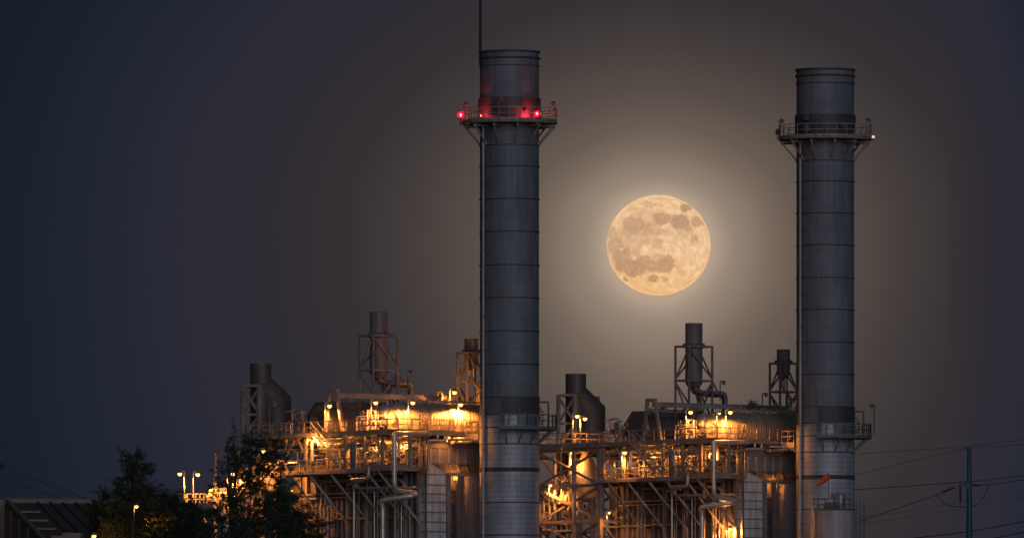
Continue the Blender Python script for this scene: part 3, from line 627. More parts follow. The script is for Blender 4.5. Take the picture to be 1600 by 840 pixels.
def make_cyclone():
    p = fT(421, 740, -6.3); c = Vector((p.x, p.y, 0)); k = c.y/F
    t = thing('pressure_vessel', 'upright round bellied vessel with cone top standing behind the big tree', 'vessel', c, 'upright vessels', 'upright round bellied vessel with cone top inside the cross braced tower')
    z = lambda py: zat(py, c.y); r = 20*k
    part('shell', 'vessel', t, lambda b: b.lathe(c, Z, [(z(773), .3), (z(771), r*.6), (z(766), r*.92), (z(760), r), (z(727), r), (z(712), r*.72), (z(698), r*.38), (z(692), r*.3)], 36))
    for an in (.6, 2.2, 3.8, 5.4): e = Vector((math.cos(an), math.sin(an), 0)); part('leg', 'steel', t, lambda b: b.cyl(c+e*r*.75, c+e*r*.75+Z*z(766), .22, n=10))
    part('outlet_pipe', 'pipe_jacket', t, lambda b: b.tube([c+Z*z(694), c+Z*z(688), c+Z*z(688)-aV*1.6-tV*.6, c-aV*1.6-tV*.6+Z*z(760)], .26, 12, .5))
make_cyclone()

# ------------------------------------------------------------------ LEFT LOW PLATFORM
def make_side_platform():
    z = zs(778)
    t = thing('steel_platform', 'bright lit low platform with railing left of the big tree', 'platform', U(-34, -8, 0), 'low side platforms', 'lit low platform with railing seen through the cross braced tower')
    part('grating', 'grating', t, lambda b: ubox(b, -38.6, -34.3, -8.9, -4.6, z-.1, z))
    part('edge_beam', 'galvanised', t, lambda b: (b.bar(U(-38.7, -8.95, z-.35), U(-33.2, -8.95, z-.35), .1, .7), b.bar(U(-38.75, -9, z-.35), U(-38.75, -4.6, z-.35), .1, .6)))
    part('railing', 'galvanised', t, lambda b: rail(b, [U(-38.7, -4.7, z), U(-38.7, -8.9, z), U(-33.3, -8.9, z)], step=1.1, r=.055))
    part('railing', 'galvanised', t, lambda b: rail(b, [U(-38.7, -4.7, z), U(-33.3, -4.7, z)], step=1.1, r=.055))
    for A in (-38.3, -35.6, -33.4):
        for T in (-8.7, -4.9): part('column', 'steel', t, lambda b: b.bar(U(A, T, 0), U(A, T, z-.12), .28))
    for A0, A1 in ((-38.3, -35.6), (-35.6, -33.4)):
        part('brace', 'steel', t, lambda b: b.bar(U(A0, -8.7, z-.6), U(A1, -8.7, z-3.4), .18)); part('beam', 'steel', t, lambda b: b.bar(U(A0, -8.7, z-3.5), U(A1, -8.7, z-3.5), .2, .25))
    t2 = thing('curved_pipe', 'fat glowing bend of insulated pipe on the low platform left of the big tree', 'pipe', U(-35, -6.5, z), 'fat bent pipes', 'fat glowing bend of insulated pipe just right of the middle chimney')
    part('pipe', 'pipe_jacket', t2, lambda b: b.tube([U(-33.4, -7.2, z-3.5), U(-33.4, -7.2, z+1.1), U(-29.4, -7.0, z+1.1)], .6, 20, 1.5))
    part('flange', 'steel', t2, lambda b: b.cyl(U(-33.4, -7.2, z-1.15), U(-33.4, -7.2, z-.9), .76, n=20))
    t3 = thing('condensate_drum', 'fat horizontal drum with domed end beside the bent pipe behind the big tree', 'tank', U(-32.8, -7, z), 'condensate drums', 'fat horizontal drum with domed end behind the lit pipe bend by the middle chimney')
    part('shell', 'vessel', t3, lambda b: b.lathe(U(-35.2, -7.3, zs(766)), tV, [(-.5, .1), (-.45, .5), (-.2, .8), (0, .9), (4.5, .9)], 28))
    part('saddle', 'steel', t3, lambda b: ubox(b, -35.8, -34.6, -6.9, -6.6, z, zs(772)))
    t4 = thing('pipe_portal', 'tall slim portal pipe bent at the top rising beside the big tree', 'pipe', U(-33, -8, z), 'slim portal pipes', 'slim portal pipe bent at the top seen right of the middle chimney')
    p = fT(336, 704, -8.2); p2 = fT(372, 704, -8.2)
    part('pipe', 'steel', t4, lambda b: b.tube([Vector((p.x, p.y, z)), p, Vector((p2.x, p2.y, p.z)), Vector((p2.x, p2.y, z))], .16, 10, .3))
    part('brace', 'steel', t4, lambda b: b.bar(Vector((p.x, p.y, p.z-.8)), p+aV*1.2+Z*(-.1), .1))
make_side_platform()

# ------------------------------------------------------------------ STAIRS
def make_stairs(label, label2, top, bot, width_T, nst):
    t = thing('steel_stairs', label, 'stairs', bot, 'deck stairs', label2)
    for k, off in enumerate((0, width_T)):
        o_ = tV*off
        part('stringer', 'galvanised', t, lambda b: b.bar(top+o_, bot+o_, .05, .26))
        part('handrail', 'galvanised', t, lambda b: (b.bar(top+o_+Z*1.0, bot+o_+Z*1.0, .07), b.bar(top+o_+Z*.5, bot+o_+Z*.5, .05), [b.bar(top.lerp(bot, f)+o_, top.lerp(bot, f)+o_+Z*1.0, .05) for f in (0, .2, .4, .6, .8, 1)]))
    for i in range(nst):
        p = top.lerp(bot, (i+.5)/nst); part('tread', 'galvanised', t, lambda b: b.bar(p, p+tV*width_T, .26, .05))
sa, sb = fT(485, 676, -9.6), fT(527, 727, -9.6)
make_stairs('bright yellow lit stairway between the two decks of the middle chimney unit', 'stairway between the two decks of the right chimney unit', sa, sb, .8, 13)

# ------------------------------------------------------------------ CAGED LADDER
def make_ladder():
    p = fA(660, 700, -5.2); x = Vector((p.x, p.y, 0)); z0, z1 = zs(762), zs(648)
    t = thing('caged_ladder', 'tall dark caged ladder at the corner of the middle unit deck', 'ladder', x+Z*z0, 'caged ladders', 'tall dark caged ladder at the corner of the right unit deck')
    for s_ in (-.25, .25): part('rail', 'steel_dark', t, lambda b: b.bar(x+tV*s_+Z*z0, x+tV*s_+Z*z1, .07))
    part('rungs', 'steel_dark', t, lambda b: [b.bar(x-tV*.25+Z*(z0+i*.3), x+tV*.25+Z*(z0+i*.3), .035) for i in range(int((z1-z0)/.3))])
    def cage(b):
        n = 10; prev = None
        for i in range(9):
            zz = z0+1.6+i*(z1-z0-1.6)/8; q = [x+tV*.38*math.cos(math.pi*j/n)+aV*.7*math.sin(math.pi*j/n)+Z*zz for j in range(n+1)]
            for u, v in zip(q[:-1], q[1:]): b.bar(u, v, .03, .06)
        for j in (0, 2, 5, 8, 10): o_ = tV*.38*math.cos(math.pi*j/n)+aV*.7*math.sin(math.pi*j/n); b.bar(x+o_+Z*(z0+1.6), x+o_+Z*z1, .04)
    part('cage', 'steel_dark', t, cage)
    part('standoff', 'steel_dark', t, lambda b: [b.bar(x+tV*s_+Z*(z0+2+2.2*i), x+tV*s_-aV*.9+Z*(z0+2+2.2*i), .06) for i in range(3) for s_ in (-.25, .25)])
make_ladder()

# ------------------------------------------------------------------ SMALL ACCESS PLATFORM by the stack
def make_access():
    z = zs(676)
    t = thing('access_bridge', 'short railed bridge from drum deck to middle chimney', 'bridge', U(-4, 0, z), 'stack access bridges', 'short railed bridge from drum deck to right chimney')
    part('deck', 'steel', t, lambda b: ubox(b, -5.3, -3.4, -1.0, 2.2, z-.55, z))
    part('railing', 'steel', t, lambda b: rail(b, [U(-5.2, -.95, z), U(-3.45, -.95, z), U(-3.45, 2.1, z)], toe=False, step=1.0))
    part('brace', 'steel', t, lambda b: b.bar(U(-3.6, -.8, z-.6), U(-3.6, 1.5, zs(727)), .18)); part('brace', 'steel', t, lambda b: b.bar(U(-3.6, .5, z-.6), U(-3.6, 1.6, zs(727)), .14))
    part('post', 'steel', t, lambda b: b.bar(U(-3.6, 1.6, zs(732)), U(-3.6, 1.6, z-.5), .18))
make_access()

# ------------------------------------------------------------------ PIPES
def pipe_thing(lab, lab2, pts, r, m='pipe_jacket', grp=None, flanges=()):
    t = thing('pipe', lab, 'pipe', pts[-1], grp, lab2)
    part('run', m, t, lambda b: b.tube(pts, r, 14, r*3))
    for p, ax in flanges: part('flange', 'steel', t, lambda b: b.cyl(p-ax*.06, p+ax*.06, r*1.35, n=14))
    for p, q in zip(pts[:-1], pts[1:]):
        L_ = (q-p).length
        if L_ > 2.5:
            for i in range(1, int(L_/1.2)):
                c = p.lerp(q, i*1.2/L_); ax = (q-p).normalized(); part('strap', 'galvanised', t, lambda b: b.lathe(c, ax, [(-.03, r*.98), (-.03, r*1.07), (.03, r*1.07), (.03, r*.98)], 14, False))
T_ = -9.5
def pt(x, y, T): return fT(x, y, T)
pipe_thing('thick silver pipe dropping from the upper deck corner and jogging right, middle unit', 'thick silver pipe dropping from the upper deck corner and jogging right, right unit',
    [fA(672, 677, -4.9), fA(624, 677, -4.9), fA(616, 677, -4.9)*1, fA(616, 766, -4.9), fA(650, 769, -4.9)+Vector((0, 0, 0)), fA(650, 769, -4.9)+Vector((-.1, -1.5, -.3)), fA(594, 781, -6.4), fA(598, 792, -6.4), Vector((fA(598, 792, -6.4).x, fA(598, 792, -6.4).y, 2))], .24, grp='thick silver pipes')
pipe_thing('bent grey pipe hanging off the lower deck edge, middle unit', 'bent grey pipe hanging off the lower deck edge, right unit',
    [pt(590, 721, T_), pt(576, 723, T_), pt(576, 747, T_), pt(549, 749, T_)], .17, grp='deck edge pipes')
pipe_thing('slim level pipe crossing before the boiler wall, middle unit', 'slim level pipe crossing before the boiler wall, right unit',
    [pt(566, 752, T_+1), pt(556, 752, T_+1), pt(556, 762, T_+1), pt(650, 761, T_+1)], .12, grp='slim crossing pipes')
pipe_thing('upper brown pipe crossing before the boiler wall, middle unit', 'upper brown pipe crossing before the boiler wall, right unit',
    [pt(505, 751, -6.5), pt(625, 749, -6.5), pt(632, 756, -6.5), pt(632, 790, -6.5)], .15, 'pipe_paint', grp='upper crossing pipes')
for i, (px, y0, T, r) in enumerate(((553, 755, -7.6, .11), (561, 750, -6, .07), (585, 765, -6.2, .09), (590, 765, -6.0, .07), (617, 772, -6.2, .12), (622, 776, -5.9, .12), (627, 778, -6.3, .06), (640, 790, -6.1, .08))):
    p = fT(px, y0, T); nth = ['leftmost', 'second', 'third', 'fourth', 'fifth', 'sixth', 'seventh', 'rightmost'][i]
    pipe_thing(f'{nth} thin upright pipe before the boiler wall, middle unit', f'{nth} thin upright pipe before the boiler wall, right unit', [p-aV*.8, p, Vector((p.x, p.y, 1))], r, ['pipe_jacket', 'pipe_paint'][i % 2], grp='thin upright pipes')
pipe_thing('long yellow lit pipe under the upper deck edge above the stairs, middle unit', 'long lit pipe under the upper deck edge above the stairs, right unit',
    [pt(488, 720, -9.3), pt(488, 688, -9.3), pt(535, 686, -9.3), pt(541, 680, -9.3)], .15, grp='deck underside pipes')
pipe_thing('lit square loop of pipe below the deck beside the ladder, middle unit', 'lit square loop of pipe below the deck beside the ladder, right unit',
    [fA(668, 730, -5.6), fA(668, 687, -5.6), fA(695, 687, -5.6), fA(695, 678, -5.6), fA(684, 678, -5.6), fA(684, 684, -5.6)], .11, grp='square pipe loops')
for i, (z_, T, r) in enumerate(((MAINZ-.75, -7.6, .22), (MAINZ-.95, -6.6, .16), (MAINZ-1.3, -5.7, .2))):
    w3 = ['front', 'middle', 'rear'][i]
    pipe_thing(f'{w3} level pipe of three under the upper deck, middle unit', f'{w3} level pipe of three under the upper deck, right unit', [U(-25, T, z_), U(-7+i*.4, T, z_), U(-7+i*.4, T, z_-1.2-.4*i)], r, ['pipe_jacket', 'pipe_paint', 'pipe_jacket'][i], grp='level underdeck pipes')

def manifold(lab, lab2, A0, A1, T0, T1, z0, z1, n, nv, grp, seed, rmax=.11, m='pipe_paint'):
    g = random.Random(seed); c = U((A0+A1)/2, (T0+T1)/2, z0); t = thing('pipe_manifold', lab, 'pipework', c, grp, lab2)
    for i in range(n):
        a, tt, z = g.uniform(A0, A1), g.uniform(T0, T1), g.uniform(z0, z1); pts = [U(a, tt, z0 if g.random() < .5 else z)]
        ax = 2
        for k in range(g.choice((2, 3, 3, 4))):
            if ax == 0: a = g.uniform(A0, A1) if g.random() < .3 else min(A1, max(A0, a+g.uniform(-2.2, 2.2)))
            elif ax == 1: tt = g.uniform(T0, T1)
            else: z = g.uniform(z0, z1)
            p = U(a, tt, z)
            if (p-pts[-1]).length > .25: pts.append(p)
            ax = g.choice([q for q in (0, 1, 2) if q != ax])
        if len(pts) < 2: pts.append(pts[0]+Z*1)
        r = g.uniform(.035, rmax)
        part('pipe', g.choice((m, 'pipe_jacket', 'pipe_paint', 'steel')), t, lambda b: b.tube(pts, r, 8))
    for i in range(nv):
        p = U(g.uniform(A0, A1), g.uniform(T0, T1), g.uniform(z0+.2, z1)); s_ = g.uniform(.8, 1.5)
        ax = g.choice((aV, tV*-1, Z))
        v = part('valve', 'valve', t, lambda b: (b.cyl(p-Z*.22*s_, p+Z*.22*s_, .10*s_, .15*s_, n=8), b.cyl(p-Z*.26*s_, p-Z*.18*s_, .2*s_, n=10), b.cyl(p, p+ax*.38*s_, .035, n=6), b.bar(p-aV*.2*s_, p+aV*.2*s_, .14*s_)))
        part('handwheel', 'valve', v, lambda b: [b.bar(u, w2, .035) for u, w2 in (lambda q: list(zip(q, q[1:]+q[:1])))(b.ring(p+ax*.38*s_, ax, .19*s_, 10))])
zu = MAINZ-.55
manifold('dense tangle of valves and pipes between the decks near the ladder, middle unit', 'dense tangle of valves and pipes between the decks near the ladder, right unit', -14, -6.5, -8.3, -4.6, LOWZ+.1, zu, 60, 26, 'valve tangles', 3)
manifold('thin pipes running up the lower boiler wall behind the braces, middle unit', 'thin pipes running up the lower boiler wall behind the braces, right unit', -22, -8.5, -6.9, -5.7, 8, LOWZ-.6, 46, 8, 'wall pipework', 44, .09)
manifold('looser pipework between the decks near the stairs, middle unit', 'looser pipework between the decks near the stairs, right unit', -23.5, -12, -8.0, -1.6, LOWZ+.1, zu, 56, 18, 'loose pipework', 5)
manifold('bright cluster of small pipes on the upper deck between the drums, middle unit', 'bright cluster of small pipes on the upper deck between the drums, right unit', -12.6, -10.4, -8.3, -6.4, MAINZ, MAINZ+2.1, 34, 14, 'upper deck pipe clusters', 9, .09, 'pipe_jacket')
manifold('small pipes and gauges at the domed end of the dark drum, middle unit', 'small pipes and gauges at the domed end of the dark drum, right unit', -23.0, -21.2, -8.4, -6.5, MAINZ, MAINZ+2.4, 16, 6, 'gauge clusters', 12, .07)
manifold('valves at the foot of the domed vessel tower, hidden by the big tree', 'brightly lit pipes inside the cross braced tower', -32.5, -27.5, -8.2, -5.5, zs(800), zs(720), 34, 12, 'tower pipework', 15, .14)
manifold('small valves on top of the drum covers beside the middle chimney', 'small valves on top of the drum covers beside the right chimney', -14.5, -12.5, 1.6, 3.8, zs(624), zs(604), 12, 7, 'drum top valves', 21, .05)
manifold('pipes low beside the access bridge of the middle unit', 'pipes low beside the access bridge of the right unit', -6.0, -4.2, -3.4, .8, MAINZ-1.1, MAINZ-.6, 12, 4, 'bridge pipework', 31, .1, 'pipe_jacket')

def tray(lab, lab2, p, q, wd):
    t = thing('cable_tray', lab, 'cable tray', p, 'cable trays', lab2)
    n = max(2, int((q-p).length/.45)); up = tV if abs((q-p).normalized().z) > .9 else Z
    part('side_rails', 'galvanised', t, lambda b: (b.bar(p, q, .05, .12), b.bar(p+up*wd, q+up*wd, .05, .12)))
    part('cables', 'wire', t, lambda b: [b.bar(p+up*wd*f, q+up*wd*f, .07) for f in (.25, .45, .7)])
tray('ladder cable tray under the upper deck edge, middle unit', 'ladder cable tray under the upper deck edge, right unit', U(-24, -8.4, zs(696)), U(-8, -8.4, zs(696)), .4)
tray('upright cable tray beside the caged ladder, middle unit', 'upright cable tray beside the caged ladder, right unit', U(-6.2, -5.2, 3), U(-6.2, -5.2, zs(690)), .4)
tray('cable tray along the lower girt of the boiler, middle unit', 'cable tray along the lower girt of the boiler, right unit', U(-24, -5.6, zs(772)), U(-9, -5.6, zs(772)), .35)
# tall blue cylinder standing on lower deck
def make_bluebox():
    a = fT(552, 700, -8.4); x = Vector((a.x, a.y, 0)); t = thing('standpipe', 'dark blue upright cylinder with silver pipe on the lower deck, middle unit', 'cylinder', x+Z*LOWZ, 'blue standpipes', 'dark blue upright cylinder with silver pipe on the lower deck, right unit')
    part('body', 'steel_blue', t, lambda b: b.cyl(x+Z*LOWZ, x+Z*zs(690), .26, n=16)); part('pipe', 'galvanised', t, lambda b: b.cyl(x+aV*.45+Z*LOWZ, x+aV*.45+Z*zs(688), .12, n=12))
make_bluebox()

# ------------------------------------------------------------------ repeat the unit: the right-hand one stands 40 m further along
def children_of(o): return [c for c in col.objects if c.parent == o]
KIDS = {}
for o in col.objects:
    if o.parent: KIDS.setdefault(o.parent.name, []).append(o)
def copy_tree(o, parent=None):
    c = o.copy(); col.objects.link(c)
    if parent: c.parent = parent
    for ch in KIDS.get(o.name, []): copy_tree(ch, c)
    return c
D12 = S2-S1
for o, l2 in list(UNIT):
    if o in ONLY2: o.location = o.location+D12; o['label'] = l2; continue
    c = copy_tree(o); c.location = o.location+D12; c['label'] = l2

# ------------------------------------------------------------------ LAMPS
SOD = (1.0, .32, .048)
PK = 3.3
def lamp(px, py, plane_, val, ybase, lab, lit=True, power=600, side=1, cold=False, group='gooseneck deck lamps', scale=1.0, name='deck_lamp', lightcol=SOD, s_arm=.45, omni=False):
    head = fT(px, py, val) if plane_ == 'T' else (fA(px, py, val) if plane_ == 'A' else P(px, py, val))
    base = Vector((head.x-side*s_arm*scale, head.y, zat(ybase, head.y)))
    t = thing(name, lab, 'lamp', base, group)
    k = scale
    part('pole', 'wire' if name == 'street_lamp' else ('galvanised' if lit else 'steel_dark'), t, lambda b: b.tube([base, Vector((base.x, base.y, head.z+.22*k)), Vector((head.x, head.y, head.z+.22*k))], max(.06, .07*k), 8, .15*k))
    hd = part('hood', 'lamp_metal', t, lambda b: b.lathe(head+Z*.30*k, -Z, [(-.05*k, .07*k), (.03*k, .09*k), (.10*k, .2*k), (.24*k, .3*k), (.26*k, .29*k)], 16))
    gl = part('bulb', 'sodium' if lit else 'lamp_metal', t, lambda b: b.lathe(head-Z*.15*k, Z, [(-.09*k, .02), (-.06*k, .10*k), (0, .17*k), (.06*k, .20*k), (.12*k, .20*k), (.18*k, .18*k)], 14))
    if lit:
        l = bpy.data.lights.new('lamp_light', 'POINT' if omni else 'SPOT'); l.energy = power*(PK if not omni else 2.2); l.color = lightcol; l.shadow_soft_size = .16
        if not omni: l.spot_size = R(168); l.spot_blend = .35
        lo = bpy.data.objects.new('lamp_light', l); col.objects.link(lo); lo.parent = t; lo.location = head-base-Z*.38*k
    return t
S = S1
lamp(515, 633, 'T', -8.9, 674, 'lit lamp at the slanted gantry leg before the dark drum of the middle unit', power=600)
lamp(587, 628, 'T', -8.6, 673, 'lit lamp between the two drums of the middle unit', power=1100)
lamp(645, 628, 'A', -6.2, 673, 'lit lamp before the left end of the bright drum of the middle unit', power=900)
lamp(710, 612, 'A', -11.5, 630, 'lit lamp standing above the bright drum near the middle chimney', power=420, omni=True)
lamp(720, 631, 'A', -6.95, 673, 'lit lamp making the hot bright patch on the drum next to the middle chimney', power=2500, s_arm=.3)
lamp(281, 739, 'T', -8.4, 778, 'leftmost of two lit lamps on the low platform left of the trees', power=900, side=-1)
lamp(309, 740, 'T', -8.4, 778, 'right one of two lit lamps on the low platform left of the trees', power=900)
lamp(412, 704, 'T', -9.6, 740, 'lit lamp glowing through the top of the big tree', power=1300)
lamp(364, 739, 'T', -8.2, 778, 'lit lamp behind the left edge of the big tree over the fat pipes', power=1500, side=-1)
lamp(428, 632, 'T', -9.0, 674, 'unlit lamp before the hooded duct at far left', lit=False)
lamp(643, 582, 'A', -14.2, 612, 'small unlit lamp on the drum top by the pipe bend left of the middle chimney', lit=False, scale=.8)
lamp(553, 691, 'T', -7.0, 700, 'lamp tucked under the upper deck right of the stairs, middle unit', power=230, scale=.6, omni=True)
lamp(484, 686, 'T', -9.9, 694, 'lit lamp at the head of the stairs, middle unit', power=330, scale=.55, omni=True)
lamp(500, 692, 'T', -7.4, 700, 'lamp tucked under the upper deck left of the stairs, middle unit', power=160, scale=.6, omni=True)
lamp(592, 692, 'T', -7.4, 700, 'lamp tucked under the upper deck over the valve tangle, middle unit', power=230, scale=.6, omni=True)
lamp(636, 694, 'A', -6.6, 703, 'lamp tucked under the deck corner by the ladder, middle unit', power=150, scale=.6, omni=True)
lamp(455, 765, 'T', -9.0, 790, 'lit lamp low behind the right edge of the big tree', power=200, scale=.7)
lamp(702, 683, 'A', -5.0, 690, 'lamp tucked beneath the access bridge of the middle unit', power=70, scale=.5)
lamp(712, 744, 'A', -6.7, 752, 'lamp behind the posts under the outlet hood of the middle unit', power=75, scale=.4, omni=True)
S = S2
lamp(1208, 756, 'A', -6.7, 764, 'lamp behind the posts under the outlet hood of the right unit', power=60, scale=.4, omni=True)
lamp(902, 649, 'T', -8.6, 690, 'left one of the lit lamp pair before the hooded duct by the middle chimney', power=380)
lamp(914, 653, 'T', -8.0, 692, 'right one of the lit lamp pair before the hooded duct by the middle chimney', power=330)
lamp(1079, 643, 'T', -8.6, 686, 'lit lamp between the two drums of the right unit', power=420)
lamp(1141, 643, 'A', -6.2, 686, 'lit lamp before the end of the dim drum of the right unit', power=900)
lamp(1124, 645, 'T', -8.2, 668, 'small lit lamp beside the glowing rounded tank of the right unit', power=250, scale=.6)
lamp(976, 706, 'T', -9.3, 745, 'lit lamp beside the stairs under the upper deck of the right unit', power=520, side=1, s_arm=.3)
lamp(897, 716, 'T', -8.2, 752, 'bright lit lamp inside the cross braced tower by the middle chimney', power=300, omni=True)
lamp(860, 757, 'T', -9.2, 790, 'lit lamp over the fat pipe bend right beside the middle chimney', power=650, s_arm=.2, scale=.8)
lamp(1141, 825, 'T', -5.75, 870, 'lit lamp at the bottom edge flooding the boiler wall of the right unit', power=420, scale=.9, omni=True)
lamp(1014, 645, 'T', -8.9, 686, 'unlit lamp before the dark drum of the right unit', lit=False, scale=.8)
lamp(1131, 598, 'A', -14.2, 626, 'small unlit lamp by the pipe bend beneath the moon', lit=False, scale=.8)
lamp(1197, 617, 'A', -13, 634, 'small unlit lamp on the drum top left of the right chimney', lit=False, scale=.8)
lamp(1021, 706, 'T', -7.2, 714, 'lamp tucked under the upper deck right of the stairs, right unit', power=190, scale=.6, omni=True)
lamp(1066, 706, 'T', -7.4, 714, 'lamp tucked under the upper deck over the valve tangle, right unit', power=190, scale=.6, omni=True)
lamp(1112, 708, 'A', -6.6, 716, 'lamp tucked under the deck corner by the ladder, right unit', power=120, scale=.6, omni=True)
lamp(925, 772, 'T', -4.2, 800, 'lit lamp low behind the round bellied vessel in the cross braced tower', power=240, scale=.7)
lamp(952, 800, 'T', -8.9, 830, 'lit lamp low at the right foot of the cross braced tower', power=120, scale=.6)
S = S1
# unlit lamps on the ring platforms
for (px, py, yb, sx, sy, lab) in ((729, 163, 190, -4.4, -.3, 'leftmost unlit lamp on the ring platform of the middle chimney'), (784, 156, 190, -.7, -4.4, 'centre unlit lamp on the ring platform of the middle chimney'), (863, 162, 190, 4.4, -.3, 'rightmost unlit lamp on the ring platform of the middle chimney')):
    lamp(px, py, 'Y', S1.y+sy, yb, lab, lit=False, scale=.8, side=(1 if px != 863 else -1), group='ring platform lamps', s_arm=.3)
for (px, py, yb, sy, lab) in ((1222, 190, 216, -.3, 'leftmost unlit lamp on the ring platform of the right chimney'), (1279, 183, 216, -4.4, 'centre unlit lamp on the ring platform of the right chimney'), (1356, 188, 216, -.3, 'rightmost unlit lamp on the ring platform of the right chimney')):
    lamp(px, py, 'Y', S2.y+sy, yb, lab, lit=False, scale=.8, side=(1 if px != 1356 else -1), group='ring platform lamps', s_arm=.3)
lamp(1362, 634, 'Y', S2.y-.6, 679, 'unlit lamp on a tall post at the side platform of the right chimney', lit=False, scale=.8, side=-1, group='side platform lamps', s_arm=.3)
# obstruction lights
def beacon(px, py, Y, lab, m, power=0, k=1.0, off=(0, .35, 0)):
    c = P(px, py, Y); t = thing('warning_light', lab, 'warning light', c-Z*.6*k, 'aviation warning lights')
    part('mount', 'steel_dark', t, lambda b: (b.cyl(c-Z*.75*k, c-Z*.28*k, .07*k, n=8), b.cyl(c-Z*.30*k, c-Z*.2*k, .2*k, n=12)))
    part('lens', m, t, lambda b: b.lathe(c, Z, [(-.22*k, .03*k), (-.19*k, .12*k), (-.11*k, .2*k), (0, .23*k), (.11*k, .2*k), (.19*k, .12*k), (.23*k, .02)], 20))
    if m == 'red_glow': part('bulb', 'red_core', t, lambda b: b.lathe(c-Vector((0, .27, 0)), Z, [(-.14, .02), (-.1, .1), (.1, .1), (.14, .02)], 12))
    part('cap', 'red_body', t, lambda b: b.cyl(c+Z*.24*k, c+Z*.3*k, .14*k, .08*k, n=12))
    if power:
        l = bpy.data.lights.new('beacon_light', 'POINT'); l.energy = power; l.color = (1, .03, .05); l.shadow_soft_size = .2
        lo = bpy.data.objects.new('beacon_light', l); col.objects.link(lo); lo.parent = t; lo.location = (off[0], off[1], .6*k+off[2])
beacon(720, 180, S1.y-.8, 'glowing red warning light at the left edge of the ring platform of the middle chimney', 'red_glow', 60, 1.3)
beacon(839, 178, S1.y-3.5, 'glowing red warning light on right front of the middle chimney ring platform', 'red_glow', 260, 1.3, (-.7, .55, -.15))
beacon(751, 181, S1.y-3.1, 'small added red light imitating a reflection near the middle chimney riser pipe', 'red_dim', 150, .5, (-.1, .75, 0))  # added glow in place of a reflection; its light reddens the collar
beacon(1364.5, 214, S2.y-.5, 'faint pinkish warning light at the right edge of the right chimney platform', 'red_dim', 0, .6)
beacon(1215, 206, S2.y-.8, 'unlit dark warning light at the left edge of the right chimney platform', 'red_body', 0)
beacon(1334, 203, S2.y-3.3, 'unlit dark warning light on the right front of the right chimney platform', 'red_body', 0)
# lightning rod
p = S1+Vector((-2.72, -.6, 0)); t = thing('lightning_rod', 'tall thin rod rising from the left rim of the middle chimney', 'rod', p+Z*zs(100), None)
part('rod', 'wire', t, lambda b: b.cyl(p+Z*zs(102), p+Z*zs(-60), .14, .10, n=8)); part('clamp', 'steel_dark', t, lambda b: (b.bar(p+Z*zs(101)+Vector((.25, 0, 0)), p+Z*zs(84)+Vector((.25, 0, 0)), .3), b.bar(p+Z*zs(95)-Vector((.2, 0, 0)), p+Z*zs(95)+Vector((.3, 0, 0)), .16)))

